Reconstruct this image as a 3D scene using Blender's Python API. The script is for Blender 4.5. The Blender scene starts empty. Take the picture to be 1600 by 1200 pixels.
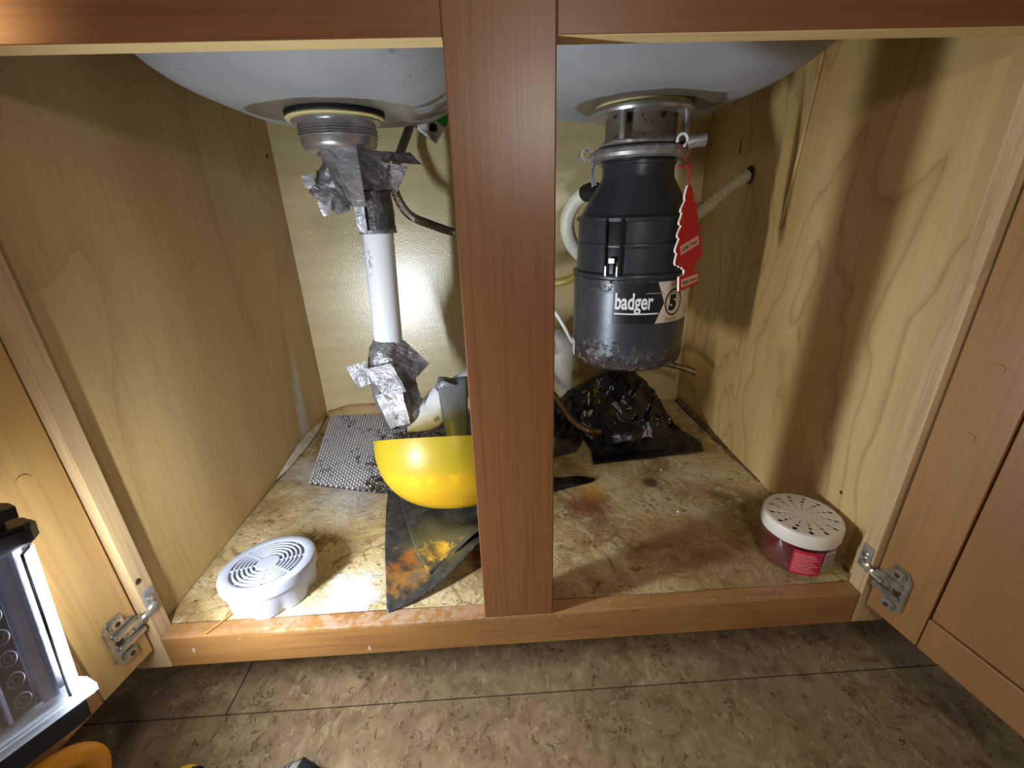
import bpy, bmesh, math, random
from mathutils import Vector, Matrix, noise as mn
random.seed(7)
SC = bpy.context.scene
COL = SC.collection
PI = math.pi
V = Vector
def R(d): return math.radians(d)
def sl(*c):
    """sRGB 0-255 -> linear rgba"""
    o = []
    for v in c:
        v /= 255.0
        o.append(v / 12.92 if v <= 0.04045 else ((v + 0.055) / 1.055) ** 2.4)
    return (o[0], o[1], o[2], 1.0)

# ------------------------------------------------------------------ camera, world, lights, exposure
cd = bpy.data.cameras.new('camera'); cam = bpy.data.objects.new('camera', cd); COL.objects.link(cam)
cd.sensor_width = 36.0; cd.lens = 671.25 / 1600.0 * 36.0; cd.clip_start = 0.01
px_, py_, pz_ = -0.3839, 0.0326, -0.0359
def axis_rot(a, ax): return Matrix.Rotation(a, 4, ax)
basis = axis_rot(pz_, 'Z') @ axis_rot(px_, 'X') @ axis_rot(py_, 'Y') @ axis_rot(PI / 2, 'X')
cam.matrix_world = Matrix.Translation((-0.012, -0.3496, 0.4221)) @ basis
SC.camera = cam
wd = bpy.data.worlds.new('room_light'); SC.world = wd; wd.use_nodes = True
wd.node_tree.nodes['Background'].inputs[0].default_value = (1.0, 0.80, 0.58, 1)
wd.node_tree.nodes['Background'].inputs[1].default_value = 0.05
LED_STRENGTH = 420.0
def area(name, loc, target, size, power, col, size_y=None):
    l = bpy.data.lights.new(name, 'AREA'); l.energy = power; l.color = col; l.size = size
    if size_y: l.shape = 'RECTANGLE'; l.size_y = size_y
    o = bpy.data.objects.new(name, l); COL.objects.link(o); o.location = loc
    o.rotation_euler = (V(target) - V(loc)).to_track_quat('-Z', 'Y').to_euler(); return o
sp = bpy.data.lights.new('rail_glow_spot', 'SPOT'); sp.energy = 7.0; sp.color = (1.0, 0.55, 0.22); sp.spot_size = R(40); sp.spot_blend = 1.0; sp.shadow_soft_size = .03  # unseen spot added to put an orange glow on the left top rail
so = bpy.data.objects.new('rail_glow_spot', sp); COL.objects.link(so); so.location = (-0.50, -0.18, 0.575)
so.rotation_euler = (V((-0.38, 0.0, 0.580)) - so.location).to_track_quat('-Z', 'Y').to_euler()
area('room_light', (0.25, -1.5, 1.2), (0.0, 0.0, 0.2), 0.5, 1.6, (1.0, 0.78, 0.55))
area('front_fill_light', (0.10, -0.62, 0.585), (0.0, 0.2, 0.25), 0.05, 0.95, (1.0, 0.93, 0.84))  # unseen fill light added just above the camera
SC.view_settings.view_transform = 'Standard'; SC.view_settings.look = 'None'
SC.view_settings.gamma = 1.0; SC.view_settings.use_curve_mapping = False
SC.view_settings.exposure = 0.40

# ------------------------------------------------------------------ material helpers
class N:
    def __init__(s, name):
        s.m = bpy.data.materials.new(name); s.m.use_nodes = True
        s.t = s.m.node_tree; s.b = s.t.nodes['Principled BSDF']; s.out = s.t.nodes['Material Output']
        s._co = None
    def node(s, ty, **kw):
        n = s.t.nodes.new(ty)
        for k, v in kw.items(): setattr(n, k, v)
        return n
    def put(s, sock, val):
        if val is None: return
        if isinstance(val, bpy.types.NodeSocket): s.t.links.new(val, sock)
        else: sock.default_value = val
    @property
    def co(s):
        if s._co is None: s._co = s.node('ShaderNodeTexCoord').outputs['Object']
        return s._co
    def map(s, scale=(1, 1, 1), rot=(0, 0, 0), loc=(0, 0, 0), vec=None):
        n = s.node('ShaderNodeMapping'); s.put(n.inputs['Vector'], vec or s.co)
        n.inputs['Scale'].default_value = scale; n.inputs['Rotation'].default_value = rot; n.inputs['Location'].default_value = loc
        return n.outputs[0]
    def noise(s, vec=None, scale=5, detail=4, rough=0.5, dist=0.0):
        n = s.node('ShaderNodeTexNoise'); s.put(n.inputs['Vector'], vec or s.co)
        n.inputs['Scale'].default_value = scale; n.inputs['Detail'].default_value = detail
        n.inputs['Roughness'].default_value = rough; n.inputs['Distortion'].default_value = dist
        return n.outputs['Fac']
    def vor(s, vec=None, scale=5, feature='F1', out='Distance', rand=1.0):
        n = s.node('ShaderNodeTexVoronoi'); n.feature = feature; s.put(n.inputs['Vector'], vec or s.co)
        n.inputs['Scale'].default_value = scale; n.inputs['Randomness'].default_value = rand
        return n.outputs[out]
    def math(s, op, a, b=0.0, c=None, clamp=False):
        n = s.node('ShaderNodeMath', operation=op, use_clamp=clamp); s.put(n.inputs[0], a); s.put(n.inputs[1], b)
        if c is not None: s.put(n.inputs[2], c)
        return n.outputs[0]
    def step(s, x, lo, hi):
        n = s.node('ShaderNodeMapRange'); n.interpolation_type = 'SMOOTHSTEP'; s.put(n.inputs[0], x)
        n.inputs[1].default_value = lo; n.inputs[2].default_value = hi; return n.outputs[0]
    def mix(s, f, a, b, mode='MIX'):
        n = s.node('ShaderNodeMix', data_type='RGBA', blend_type=mode); s.put(n.inputs[0], f); s.put(n.inputs[6], a); s.put(n.inputs[7], b)
        return n.outputs[2]
    def ramp(s, f, stops):
        n = s.node('ShaderNodeValToRGB'); s.put(n.inputs[0], f); e = n.color_ramp.elements
        while len(e) < len(stops): e.new(0.5)
        for el, (p, c) in zip(e, stops): el.position = p; el.color = c
        return n.outputs[0]
    def xyz(s, i):
        n = s.node('ShaderNodeSeparateXYZ'); s.put(n.inputs[0], s.co); return n.outputs[i]
    def dist(s, p):
        n = s.node('ShaderNodeVectorMath', operation='DISTANCE'); s.put(n.inputs[0], s.co); n.inputs[1].default_value = p; return n.outputs['Value']
    def bump(s, h, strength=0.3, dist=0.002, normal=None):
        n = s.node('ShaderNodeBump'); s.put(n.inputs['Height'], h); n.inputs['Strength'].default_value = strength; n.inputs['Distance'].default_value = dist
        if normal: s.put(n.inputs['Normal'], normal)
        return n.outputs[0]
    def fin(s, col, rough=0.5, metal=0.0, normal=None, spec=None, **kw):
        b = s.b; s.put(b.inputs['Base Color'], col); s.put(b.inputs['Roughness'], rough); s.put(b.inputs['Metallic'], metal)
        if normal is not None: s.put(b.inputs['Normal'], normal)
        if spec is not None: b.inputs['Specular IOR Level'].default_value = spec
        for k, v in kw.items(): s.put(b.inputs[k.replace('_', ' ')], v)
        return s.m
def plain(name, col, rough=0.5, metal=0.0, grain=0.06, scale=60, **kw):
    n = N(name); f = n.noise(scale=scale, detail=3)
    c = n.mix(n.step(f, .3, .7), tuple(v * (1 - grain) for v in col[:3]) + (1,), tuple(min(1, v * (1 + grain)) for v in col[:3]) + (1,))
    return n.fin(c, rough, metal, **kw)
def wood(name, light, dark, line, grain_axis='z', bands=7.0, scale=3.2, stretch=0.28, rough=0.45, fine=0.25, line_amt=0.5, off=(0, 0, 0), bumpy=0.08, det=2.5):
    n = N(name)
    st = {'x': (stretch, 1, 1), 'y': (1, stretch, 1), 'z': (1, 1, stretch)}[grain_axis]
    v = n.map(scale=tuple(scale * k for k in st), loc=off)
    h = n.noise(v, 1.0, det, 0.45, 0.35)
    fr = n.math('FRACT', n.math('MULTIPLY', h, bands))
    ln = n.ramp(fr, [(0.0, (1, 1, 1, 1)), (0.05, (.55, .55, .55, 1)), (0.22, (.08, .08, .08, 1)), (0.85, (0, 0, 0, 1)), (1.0, (.35, .35, .35, 1))])
    fst = {'x': (.03, 1, 1), 'y': (1, .03, 1), 'z': (1, 1, .03)}[grain_axis]
    fg = n.noise(n.map(scale=tuple(190 * k for k in fst)), 1.0, 3, .6)
    big = n.noise(n.map(scale=tuple(5 * k for k in st), loc=(3, 1, 2)), 1.0, 3, .5)
    base = n.mix(n.step(big, .35, .68), light, dark)
    base = n.mix(n.math('MULTIPLY', n.step(fg, .42, .75), fine), base, line)
    c = n.mix(n.math('MULTIPLY', ln, line_amt), base, line)
    return n.fin(c, rough, 0, n.bump(fg, bumpy, 0.001))

M = {}
M['panel'] = wood('maple_panel', sl(204, 176, 122), sl(182, 150, 96), sl(132, 98, 54), 'z', 8, 3.0, .22, .5, .22, .30)
def streak(m):  # pale upright streak mixed into the left panel colour
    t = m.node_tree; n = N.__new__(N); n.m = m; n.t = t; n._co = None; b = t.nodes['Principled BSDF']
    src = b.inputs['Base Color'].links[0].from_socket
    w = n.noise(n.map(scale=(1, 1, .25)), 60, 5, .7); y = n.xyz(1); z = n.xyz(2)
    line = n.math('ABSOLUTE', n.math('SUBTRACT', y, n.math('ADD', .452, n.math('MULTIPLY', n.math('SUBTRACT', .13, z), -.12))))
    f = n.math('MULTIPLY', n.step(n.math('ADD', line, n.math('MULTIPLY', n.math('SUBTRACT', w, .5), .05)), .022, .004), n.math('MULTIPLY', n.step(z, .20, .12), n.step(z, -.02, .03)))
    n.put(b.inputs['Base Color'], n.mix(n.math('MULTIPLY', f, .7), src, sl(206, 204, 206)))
streak(M['panel'])
M['panel_right'] = wood('maple_panel_right', sl(212, 184, 126), sl(194, 160, 98), sl(138, 100, 50), 'z', 13, 4.0, .40, .5, .15, .55, off=(4.3, 1.7, 2.2), det=4.5)
M['front'] = wood('stained_front', sl(134, 88, 52), sl(116, 73, 42), sl(76, 45, 25), 'z', 5, 2.2, .12, .36, .35, .25)
M['front_x'] = wood('stained_front_rail', sl(130, 84, 52), sl(108, 67, 40), sl(70, 40, 24), 'x', 5, 2.2, .12, .38, .35, .25)
def rail_low():
    n = N('stained_rail_low')
    fg = n.noise(n.map(scale=(8, 190, 190)), 1.0, 3, .6); big = n.noise(n.map(scale=(3, 14, 14)), 1.0, 3, .5)
    c = n.mix(n.step(big, .35, .68), sl(166, 122, 70), sl(144, 100, 54)); c = n.mix(n.math('MULTIPLY', n.step(fg, .45, .75), .4), c, sl(92, 56, 32))
    p = n.noise(scale=85, detail=5, rough=.75); q = n.noise(scale=18, detail=3)
    top = n.step(n.xyz(2), -.006, -.0006); near = n.step(n.math('ABSOLUTE', n.math('ADD', n.xyz(0), .15)), .20, .06)
    amt = n.math('MULTIPLY', n.math('MULTIPLY', n.step(n.math('ADD', p, n.math('MULTIPLY', q, .5)), .68, .84), top), n.math('ADD', n.math('MULTIPLY', near, .16), .05))
    c = n.mix(amt, c, sl(224, 214, 208))
    sp = n.math('MULTIPLY', n.step(n.noise(n.map(scale=(1, 1, .6)), 120, 2), .70, .74), .5)
    c = n.mix(sp, c, sl(214, 196, 180))
    dk = n.math('MULTIPLY', n.step(n.noise(n.map(scale=(.6, 1, 1)), 70, 4, .7), .62, .70), .55)
    c = n.mix(dk, c, sl(70, 40, 22))
    return n.fin(c, .40, 0, n.bump(fg, .08, .001))
M['rail_low'] = rail_low()
M['raw'] = wood('raw_edge_wood', sl(226, 200, 142), sl(204, 172, 108), sl(150, 112, 58), 'x', 6, 5, .15, .6, .3, .35)
M['stile_in'] = wood('frame_side_wood', sl(208, 178, 134), sl(180, 148, 104), sl(132, 98, 62), 'z', 5, 5, .1, .5, .5, .3, bumpy=.25)
M['door'] = wood('honey_door', sl(190, 152, 94), sl(172, 132, 74), sl(132, 92, 46), 'z', 11, 4.5, .10, .38, .35, .35)
M['door_right'] = wood('honey_door_right', sl(160, 118, 70), sl(141, 99, 53), sl(102, 67, 36), 'z', 6, 5.5, .3, .40, .2, .2, off=(2, 5, 1))
M['door_panel'] = wood('honey_door_panel', sl(155, 113, 67), sl(138, 95, 52), sl(98, 65, 35), 'z', 6, 4.5, .3, .42, .2, .2, off=(7, 5, 1))

def back_mat():
    n = N('cream_back_panel')
    f = n.noise(n.map(scale=(4, 4, 40)), 1.5, 4, .55, .4)
    fr = n.math('FRACT', n.math('MULTIPLY', f, 4.0))
    ln = n.ramp(fr, [(0, (1, 1, 1, 1)), (.05, (.1, .1, .1, 1)), (1, (0, 0, 0, 1))])
    c = n.mix(n.step(f, .3, .7), sl(226, 210, 160), sl(214, 196, 142))
    c = n.mix(n.math('MULTIPLY', ln, .10), c, sl(170, 145, 92))
    h = n.noise(scale=300, detail=2)
    return n.fin(c, .30, 0, n.bump(h, .5, .0012), spec=1.0, Coat_Weight=1.0, Coat_Roughness=.30, Coat_IOR=1.8)
M['back'] = back_mat()

def shelf_mat():
    n = N('stained_shelf_board')
    a = n.noise(scale=9, detail=6, rough=.62, dist=.5)
    b = n.noise(scale=34, detail=6, rough=.7, dist=1.4)
    c0 = n.ramp(a, [(.30, sl(122, 94, 56)), (.43, sl(166, 138, 92)), (.55, sl(196, 174, 126)), (.70, sl(214, 198, 158))])
    c1 = n.mix(n.math('MULTIPLY', n.step(b, .52, .66), .55), c0, sl(222, 208, 170))
    c2 = n.mix(n.math('MULTIPLY', n.step(b, .42, .34), .7), c1, sl(112, 82, 44))
    cr = n.math('MULTIPLY', n.step(n.vor(n.map(scale=(26, 26, 26), vec=None), 1.0, 'DISTANCE_TO_EDGE'), .06, .0), n.step(n.noise(scale=14, detail=3), .5, .62))
    c3 = n.mix(n.math('MULTIPLY', cr, .6), c2, sl(92, 66, 34))
    sp = n.math('MULTIPLY', n.step(n.noise(scale=170, detail=3), .62, .70), .75)
    c4 = n.mix(sp, c3, sl(70, 50, 28))
    # dried water marks, powder residue and stains (their own shapes)
    w = n.noise(scale=30, detail=5, rough=.7)
    def blot(c, p, r0, r1, colr, amt, wob=.04):
        d = n.math('ADD', n.dist(p), n.math('MULTIPLY', n.math('SUBTRACT', w, .5), wob))
        return n.mix(n.math('MULTIPLY', n.step(d, r1, r0), amt), c, colr)
    c5 = blot(c4, (-.20, .045, 0), .012, .05, sl(226, 232, 244), .75, .09)
    c5 = blot(c5, (-.26, .25, 0), .01, .10, sl(214, 218, 226), .5, .14)
    c5 = blot(c5, (-.36, .33, 0), .01, .07, sl(218, 220, 224), .55, .14)
    c5 = blot(c5, (.235, .235, 0), .004, .022, sl(60, 44, 30), .85, .03)
    c5 = blot(c5, (.12, .19, 0), .008, .05, sl(120, 62, 18), .75, .08)
    c5 = blot(c5, (.13, .225, 0), .004, .035, sl(206, 146, 60), .55, .05)
    c5 = blot(c5, (.26, .07, 0), .03, .14, sl(146, 112, 62), .5, .14)
    h = n.math('ADD', n.math('MULTIPLY', b, .7), n.math('MULTIPLY', a, .6))
    return n.fin(c5, n.ramp(b, [(.3, (.42,) * 3 + (1,)), (.7, (.7,) * 3 + (1,))]), 0, n.bump(h, .9, .006), spec=.35)
M['shelf'] = shelf_mat()

def plank_mat():
    n = N('cork_look_plank')
    a = n.noise(n.map(rot=(0, 0, R(18))), 30, 6, .62, .9)
    b = n.noise(n.map(scale=(1, .6, 1), rot=(0, 0, R(-25))), 85, 6, .68, 1.2)
    big = n.noise(scale=6, detail=3)
    c = n.ramp(a, [(.28, sl(112, 90, 62)), (.44, sl(138, 114, 82)), (.58, sl(154, 130, 96)), (.74, sl(170, 148, 112))])
    c = n.mix(n.math('MULTIPLY', n.step(big, .45, .65), .35), c, sl(120, 98, 82))
    c = n.mix(n.math('MULTIPLY', n.step(b, .43, .34), .75), c, sl(76, 58, 38))
    c = n.mix(n.math('MULTIPLY', n.step(b, .56, .68), .6), c, sl(188, 168, 130))
    cr = n.math('MULTIPLY', n.step(n.math('ABSOLUTE', n.math('SUBTRACT', n.noise(n.map(rot=(0, 0, R(40))), 46, 5, .6, .8), .5)), .016, .002), n.step(n.noise(scale=24, detail=2), .50, .60))
    c = n.mix(n.math('MULTIPLY', cr, .85), c, sl(50, 38, 24))
    return n.fin(c, .42, 0, n.bump(b, .35, .002))
M['plank'] = plank_mat()
M['joint'] = plain('dark_joint', sl(48, 40, 34), .8)
M['dark'] = plain('dark_gap', sl(30, 22, 16), .8)

def sink_mat():
    n = N('sink_undercoat')
    w = n.noise(scale=16, detail=5, rough=.6, dist=.5)
    wx = n.noise(n.map(scale=(7, 30, 9), rot=(0, 0, R(14))), 1.0, 5, .62, .6)
    def dd(p, k):
        sx = n.math('MULTIPLY', n.math('SUBTRACT', n.xyz(0), p[0]), k); sy = n.math('SUBTRACT', n.xyz(1), p[1])
        return n.math('SQRT', n.math('ADD', n.math('MULTIPLY', sx, sx), n.math('MULTIPLY', sy, sy)))
    dl = n.math('ADD', dd((-.20, .29), .80), n.math('MULTIPLY', n.math('SUBTRACT', w, .5), .022))
    dr = n.math('ADD', dd((.20, .29), .86), n.math('MULTIPLY', n.math('SUBTRACT', w, .5), .024))
    d2 = n.math('ADD', dd((-.055, .335), .55), n.math('MULTIPLY', n.math('SUBTRACT', wx, .5), .10))
    streak = n.step(n.math('ABSOLUTE', n.math('SUBTRACT', wx, .5)), .035, .06)
    bare = n.math('MAXIMUM', n.math('MAXIMUM', n.step(dl, .084, .080), n.step(dr, .086, .081)), n.math('MULTIPLY', n.step(d2, .058, .050), streak))
    spk = n.math('MULTIPLY', n.step(n.noise(scale=48, detail=2), .70, .74), .8)
    grey = n.mix(n.step(n.noise(scale=11, detail=3), .3, .7), sl(156, 160, 166), sl(170, 173, 178))
    c = n.mix(n.math('MULTIPLY', spk, .5), grey, sl(84, 82, 82)); c = n.mix(bare, c, sl(136, 130, 120))
    fine = n.noise(scale=380, detail=2)
    return n.fin(c, n.mix(bare, (.62,) * 3 + (1,), (.42,) * 3 + (1,)), n.math('MULTIPLY', bare, .45), n.bump(n.math('ADD', fine, n.math('MULTIPLY', bare, -1.2)), .22, .001))
M['sink'] = sink_mat()
M['steel'] = plain('brushed_steel', sl(186, 186, 190), .30, .8, .10, 90)
M['dull_steel'] = plain('dull_cast_metal', sl(158, 156, 154), .42, .55, .25, 70)
def spotted():
    n = N('corroded_collar'); f = n.math('ADD', n.noise(n.map(scale=(1, 1, .5)), 95, 3, .6), n.math('MULTIPLY', n.step(n.xyz(2), .515, .528), .07))
    c = n.mix(n.step(f, .56, .62), sl(140, 128, 112), sl(34, 26, 22)); return n.fin(c, .5, n.math('SUBTRACT', .7, n.math('MULTIPLY', n.step(f, .56, .62), .6)))
M['spotted'] = spotted()
M['putty'] = plain('plumber_putty', sl(224, 210, 150), .7)
M['rubber'] = plain('black_rubber', sl(24, 24, 26), .55)
M['pvc'] = plain('white_pvc', sl(226, 230, 238), .25, 0, .02)
def printed_pvc():
    n = N('printed_pvc_pipe')
    a = n.math('MULTIPLY', n.step(n.noise(scale=170, detail=3, rough=.7), .52, .58), n.step(n.noise(n.map(scale=(40, 40, 9)), 1.0, 2), .52, .6))
    face = n.step(n.xyz(0), -.172, -.182)
    up = n.step(n.xyz(2), .33, .37)
    f = n.math('MULTIPLY', n.math('MULTIPLY', a, face), up)
    c = n.mix(n.math('MULTIPLY', f, .8), sl(228, 232, 240), sl(110, 116, 110)); return n.fin(c, .22)
M['pvc_print'] = printed_pvc()
def tape_mat(name, base, rough=.33):
    n = N(name); f = n.noise(scale=55, detail=5, rough=.65, dist=.8); fine = n.noise(n.map(scale=(1, 1, 14)), 60, 2)
    c = n.mix(n.step(f, .3, .7), tuple(v * .75 for v in base[:3]) + (1,), base)
    return n.fin(c, rough, .45, n.bump(n.math('ADD', f, n.math('MULTIPLY', fine, .15)), .55, .006), spec=.6)
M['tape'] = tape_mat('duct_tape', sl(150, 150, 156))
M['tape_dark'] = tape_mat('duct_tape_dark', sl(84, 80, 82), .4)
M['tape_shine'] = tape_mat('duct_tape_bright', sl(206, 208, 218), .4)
def braid():
    n = N('braided_steel')
    a = n.node('ShaderNodeTexWave', wave_type='BANDS', bands_direction='DIAGONAL'); n.put(a.inputs['Vector'], n.map(scale=(1, 1, 1))); a.inputs['Scale'].default_value = 130
    c = n.mix(a.outputs['Fac'], sl(70, 64, 56), sl(168, 160, 148)); return n.fin(c, .42, .8, n.bump(a.outputs['Fac'], .5, .001))
M['braid'] = braid()
M['copper'] = plain('tarnished_tube', sl(122, 100, 74), .42, .7, .45, 60)
M['hose_white'] = plain('milky_hose', sl(222, 222, 206), .4, 0, .08, 30)
M['hose_beige'] = plain('beige_corrugated_hose', sl(216, 204, 168), .5)
M['hose_green'] = plain('yellowed_hose', sl(160, 148, 62), .4)
M['cord'] = plain('white_cord', sl(226, 226, 222), .45)
M['black_plastic'] = plain('black_plastic', sl(44, 45, 52), .36, 0, .08, 30)
M['black_gloss'] = plain('black_gloss', sl(26, 26, 30), .2)
def shell_mat():
    n = N('motor_shell')
    z = n.xyz(2); w = n.noise(scale=90, detail=6, rough=.72); w2 = n.noise(scale=34, detail=4, rough=.6)
    rust = n.step(n.math('ADD', z, n.math('MULTIPLY', n.math('SUBTRACT', w2, .5), .09)), .243, .215)
    topr = n.math('MULTIPLY', n.step(z, .312, .336), n.step(w, .50, .58))
    c = n.mix(n.step(w2, .3, .7), sl(60, 62, 70), sl(72, 74, 82))
    rc = n.ramp(w, [(.34, sl(24, 18, 18)), (.5, sl(58, 42, 36)), (.60, sl(104, 84, 74)), (.68, sl(196, 192, 190))])
    amt = n.math('MULTIPLY', n.math('MAXIMUM', rust, n.math('MULTIPLY', topr, .7)), n.step(w, .40, .5))
    amt = n.math('MAXIMUM', amt, n.step(z, .222, .208))
    c = n.mix(amt, c, rc)
    return n.fin(c, n.mix(amt, (.34,) * 3 + (1,), (.7,) * 3 + (1,)), n.math('SUBTRACT', .35, n.math('MULTIPLY', amt, .3)), n.bump(n.math('MULTIPLY', w, n.math('ADD', amt, .06)), .9, .004), spec=.6)
M['shell'] = shell_mat()
M['label_black'] = plain('label_black', sl(22, 24, 30), .4)
M['label_white'] = plain('label_white', sl(212, 200, 182), .5, 0, .08, 40)
M['ink_white'] = plain('ink_white', sl(228, 230, 234), .5, 0, .02)
M['ink_black'] = plain('ink_black', sl(16, 16, 18), .5, 0, .02)
M['ink_red'] = plain('ink_red', sl(204, 70, 70), .5, 0, .02)
M['ink_grey'] = plain('ink_grey', sl(120, 120, 122), .5, 0, .02)
M['tree_red'] = plain('tree_red', sl(196, 30, 34), .55, 0, .05)
M['tree_edge'] = plain('tree_card', sl(240, 232, 226), .6)
M['tree_pink'] = plain('tree_label', sl(232, 178, 166), .6)
M['string'] = plain('red_string', sl(176, 34, 36), .7)
def bag_mat():
    n = N('black_bag_plastic'); a = n.noise(scale=26, detail=6, rough=.62, dist=1.2); v = n.noise(scale=90, detail=4, rough=.6, dist=1.0)
    dust = n.math('MULTIPLY', n.step(n.noise(scale=210, detail=2), .70, .75), .5)
    c = n.mix(dust, sl(11, 12, 17), sl(110, 112, 112))
    return n.fin(c, .17, 0, n.bump(n.math('ADD', a, n.math('MULTIPLY', v, .3)), .34, .006), spec=.6)
M['bag'] = bag_mat()
def mat_woven():
    n = N('woven_mat_strands')
    p = n.noise(scale=16, detail=7, rough=.72, dist=.4); p2 = n.noise(scale=120, detail=3, rough=.7)
    left = n.step(n.xyz(0), -.14, -.30)
    amt = n.step(n.math('ADD', n.math('ADD', p, n.math('MULTIPLY', p2, .75)), n.math('MULTIPLY', left, .34)), .98, 1.18)
    dk = n.mix(n.step(p2, .4, .6), sl(58, 50, 46), sl(128, 118, 108))
    c = n.mix(n.math('MULTIPLY', amt, .92), dk, sl(222, 223, 230)); return n.fin(c, .7)
M['woven'] = mat_woven()
M['woven_base'] = plain('woven_mat_backing', sl(46, 38, 36), .85)
def black_mat():
    n = N('stained_black_sheet')
    w = n.noise(scale=28, detail=6, rough=.7, dist=.9); w2 = n.noise(scale=90, detail=4, rough=.7)
    c = n.mix(n.step(w2, .35, .7), sl(40, 40, 42), sl(64, 64, 62))
    c = n.mix(n.math('MULTIPLY', n.step(w2, .66, .72), .6), c, sl(150, 150, 150))
    def blot(c, p, r0, r1, col, amt, wob):
        d = n.math('ADD', n.dist(p), n.math('MULTIPLY', n.math('SUBTRACT', w, .5), wob))
        return n.mix(n.math('MULTIPLY', n.step(d, r1, r0), amt), c, col)
    c = blot(c, (-.10, .115, 0), .01, .075, sl(112, 106, 66), .6, .10)
    c = blot(c, (-.135, .062, 0), .004, .036, sl(176, 122, 46), .9, .10)
    c = blot(c, (-.145, .085, 0), .004, .022, sl(150, 84, 34), .8, .09)
    c = blot(c, (-.128, .060, 0), .002, .02, sl(92, 88, 80), .8, .06)
    c = blot(c, (-.098, .095, 0), .003, .026, sl(222, 172, 52), .95, .11)
    c = blot(c, (-.074, .100, 0), .002, .020, sl(220, 176, 60), .9, .08)
    return n.fin(c, .45, 0, n.bump(n.math('ADD', w, n.math('MULTIPLY', w2, .5)), .35, .003))
M['blacksheet'] = black_mat()
def bowl_mat():
    n = N('translucent_yellow_plastic')
    c = n.mix(n.step(n.noise(scale=10, detail=4), .3, .7), sl(232, 212, 58), sl(222, 204, 66))
    n.fin(c, .38, 0, n.bump(n.noise(scale=120, detail=2), .12, .001), spec=1.0); tr = n.node('ShaderNodeBsdfTranslucent'); n.put(tr.inputs[0], sl(240, 220, 70))
    tp = n.node('ShaderNodeBsdfTransparent'); n.put(tp.inputs[0], sl(250, 236, 150))
    m1 = n.node('ShaderNodeMixShader'); m1.inputs[0].default_value = .40
    n.t.links.new(n.b.outputs[0], m1.inputs[1]); n.t.links.new(tr.outputs[0], m1.inputs[2])
    m2 = n.node('ShaderNodeMixShader'); m2.inputs[0].default_value = .48
    n.t.links.new(m1.outputs[0], m2.inputs[1]); n.t.links.new(tp.outputs[0], m2.inputs[2])
    n.t.links.new(m2.outputs[0], n.out.inputs[0]); return n.m
M['bowl'] = bowl_mat()
def soak_mat():
    n = N('yellow_residue'); f = n.noise(scale=40, detail=6, rough=.7)
    c = n.ramp(f, [(.35, sl(228, 156, 10)), (.5, sl(246, 204, 14)), (.68, sl(250, 226, 60))]); return n.fin(c, .5, 0, n.bump(f, .4, .003))
M['residue'] = soak_mat()
M['white_plastic'] = plain('white_plastic', sl(166, 170, 184), .5, 0, .02)
M['cap_white'] = plain('jar_cap_plastic', sl(226, 218, 204), .45, 0, .02)
def gel():
    n = N('pink_gel'); f = n.noise(n.map(scale=(1, 1, 1.6)), 26, 4, .6, 1.0)
    w = n.math('MULTIPLY', n.step(f, .55, .70), n.step(n.xyz(2), .040, .012))
    c = n.mix(w, sl(118, 34, 52), sl(190, 140, 152)); return n.fin(c, .3)
M['gel'] = gel()
def clear(name, tint=(1, 1, 1, 1), refl=.12, rough=.05):
    n = N(name); tp = n.node('ShaderNodeBsdfTransparent'); n.put(tp.inputs[0], tint)
    gl = n.node('ShaderNodeBsdfGlossy'); gl.inputs['Roughness'].default_value = rough; gl.inputs[0].default_value = (1, 1, 1, 1)
    fr = n.node('ShaderNodeLayerWeight'); fr.inputs[0].default_value = .35
    m = n.node('ShaderNodeMixShader'); n.put(m.inputs[0], n.math('ADD', n.math('MULTIPLY', fr.outputs['Facing'], .5), refl, clamp=True))
    n.t.links.new(tp.outputs[0], m.inputs[1]); n.t.links.new(gl.outputs[0], m.inputs[2]); n.t.links.new(m.outputs[0], n.out.inputs[0]); n.t.nodes.remove(n.b); return n.m
M['clear'] = clear('clear_plastic')
def frost():
    n = N('frosted_rim'); n.fin(sl(226, 232, 245), .25); tr = n.node('ShaderNodeBsdfTranslucent'); n.put(tr.inputs[0], sl(226, 234, 250))
    tp = n.node('ShaderNodeBsdfTransparent'); m = n.node('ShaderNodeMixShader'); m.inputs[0].default_value = .5; m2 = n.node('ShaderNodeMixShader'); m2.inputs[0].default_value = .62
    n.t.links.new(n.b.outputs[0], m.inputs[1]); n.t.links.new(tr.outputs[0], m.inputs[2]); n.t.links.new(m.outputs[0], m2.inputs[1]); n.t.links.new(tp.outputs[0], m2.inputs[2])
    n.t.links.new(m2.outputs[0], n.out.inputs[0]); return n.m
M['frost'] = frost()
M['jar_clear'] = clear('clear_jar', (.93, .86, .88, 1), .06)
M['jar_label'] = plain('jar_label_red', sl(190, 40, 66), .45)
M['jar_label_w'] = plain('jar_label_grey', sl(190, 170, 160), .5)
M['lamp_black'] = plain('lamp_black', sl(20, 21, 26), .35)
M['lamp_inner'] = plain('lamp_inner', sl(58, 64, 84), .35, 0, .25, 40)
M['lamp_reflect'] = plain('lamp_reflector', sl(168, 178, 214), .55, 0, .06)
M['lamp_ring'] = plain('lamp_lens', sl(120, 130, 150), .2)
M['lamp_yellow'] = plain('lamp_handle', sl(216, 148, 32), .45)
M['tool_yellow'] = plain('tool_yellow', sl(220, 184, 48), .45)
M['grey_cloth'] = plain('grey_cloth', sl(160, 158, 152), .8, 0, .12, 120)
M['black_cloth'] = plain('black_mesh', sl(30, 30, 33), .7, 0, .4, 200)
M['silver'] = plain('silver_plastic', sl(190, 192, 198), .3, .6)
M['green'] = plain('tag_green', sl(72, 168, 62), .5)
M['tag_white'] = plain('tag_white', sl(232, 234, 232), .5)
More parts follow.
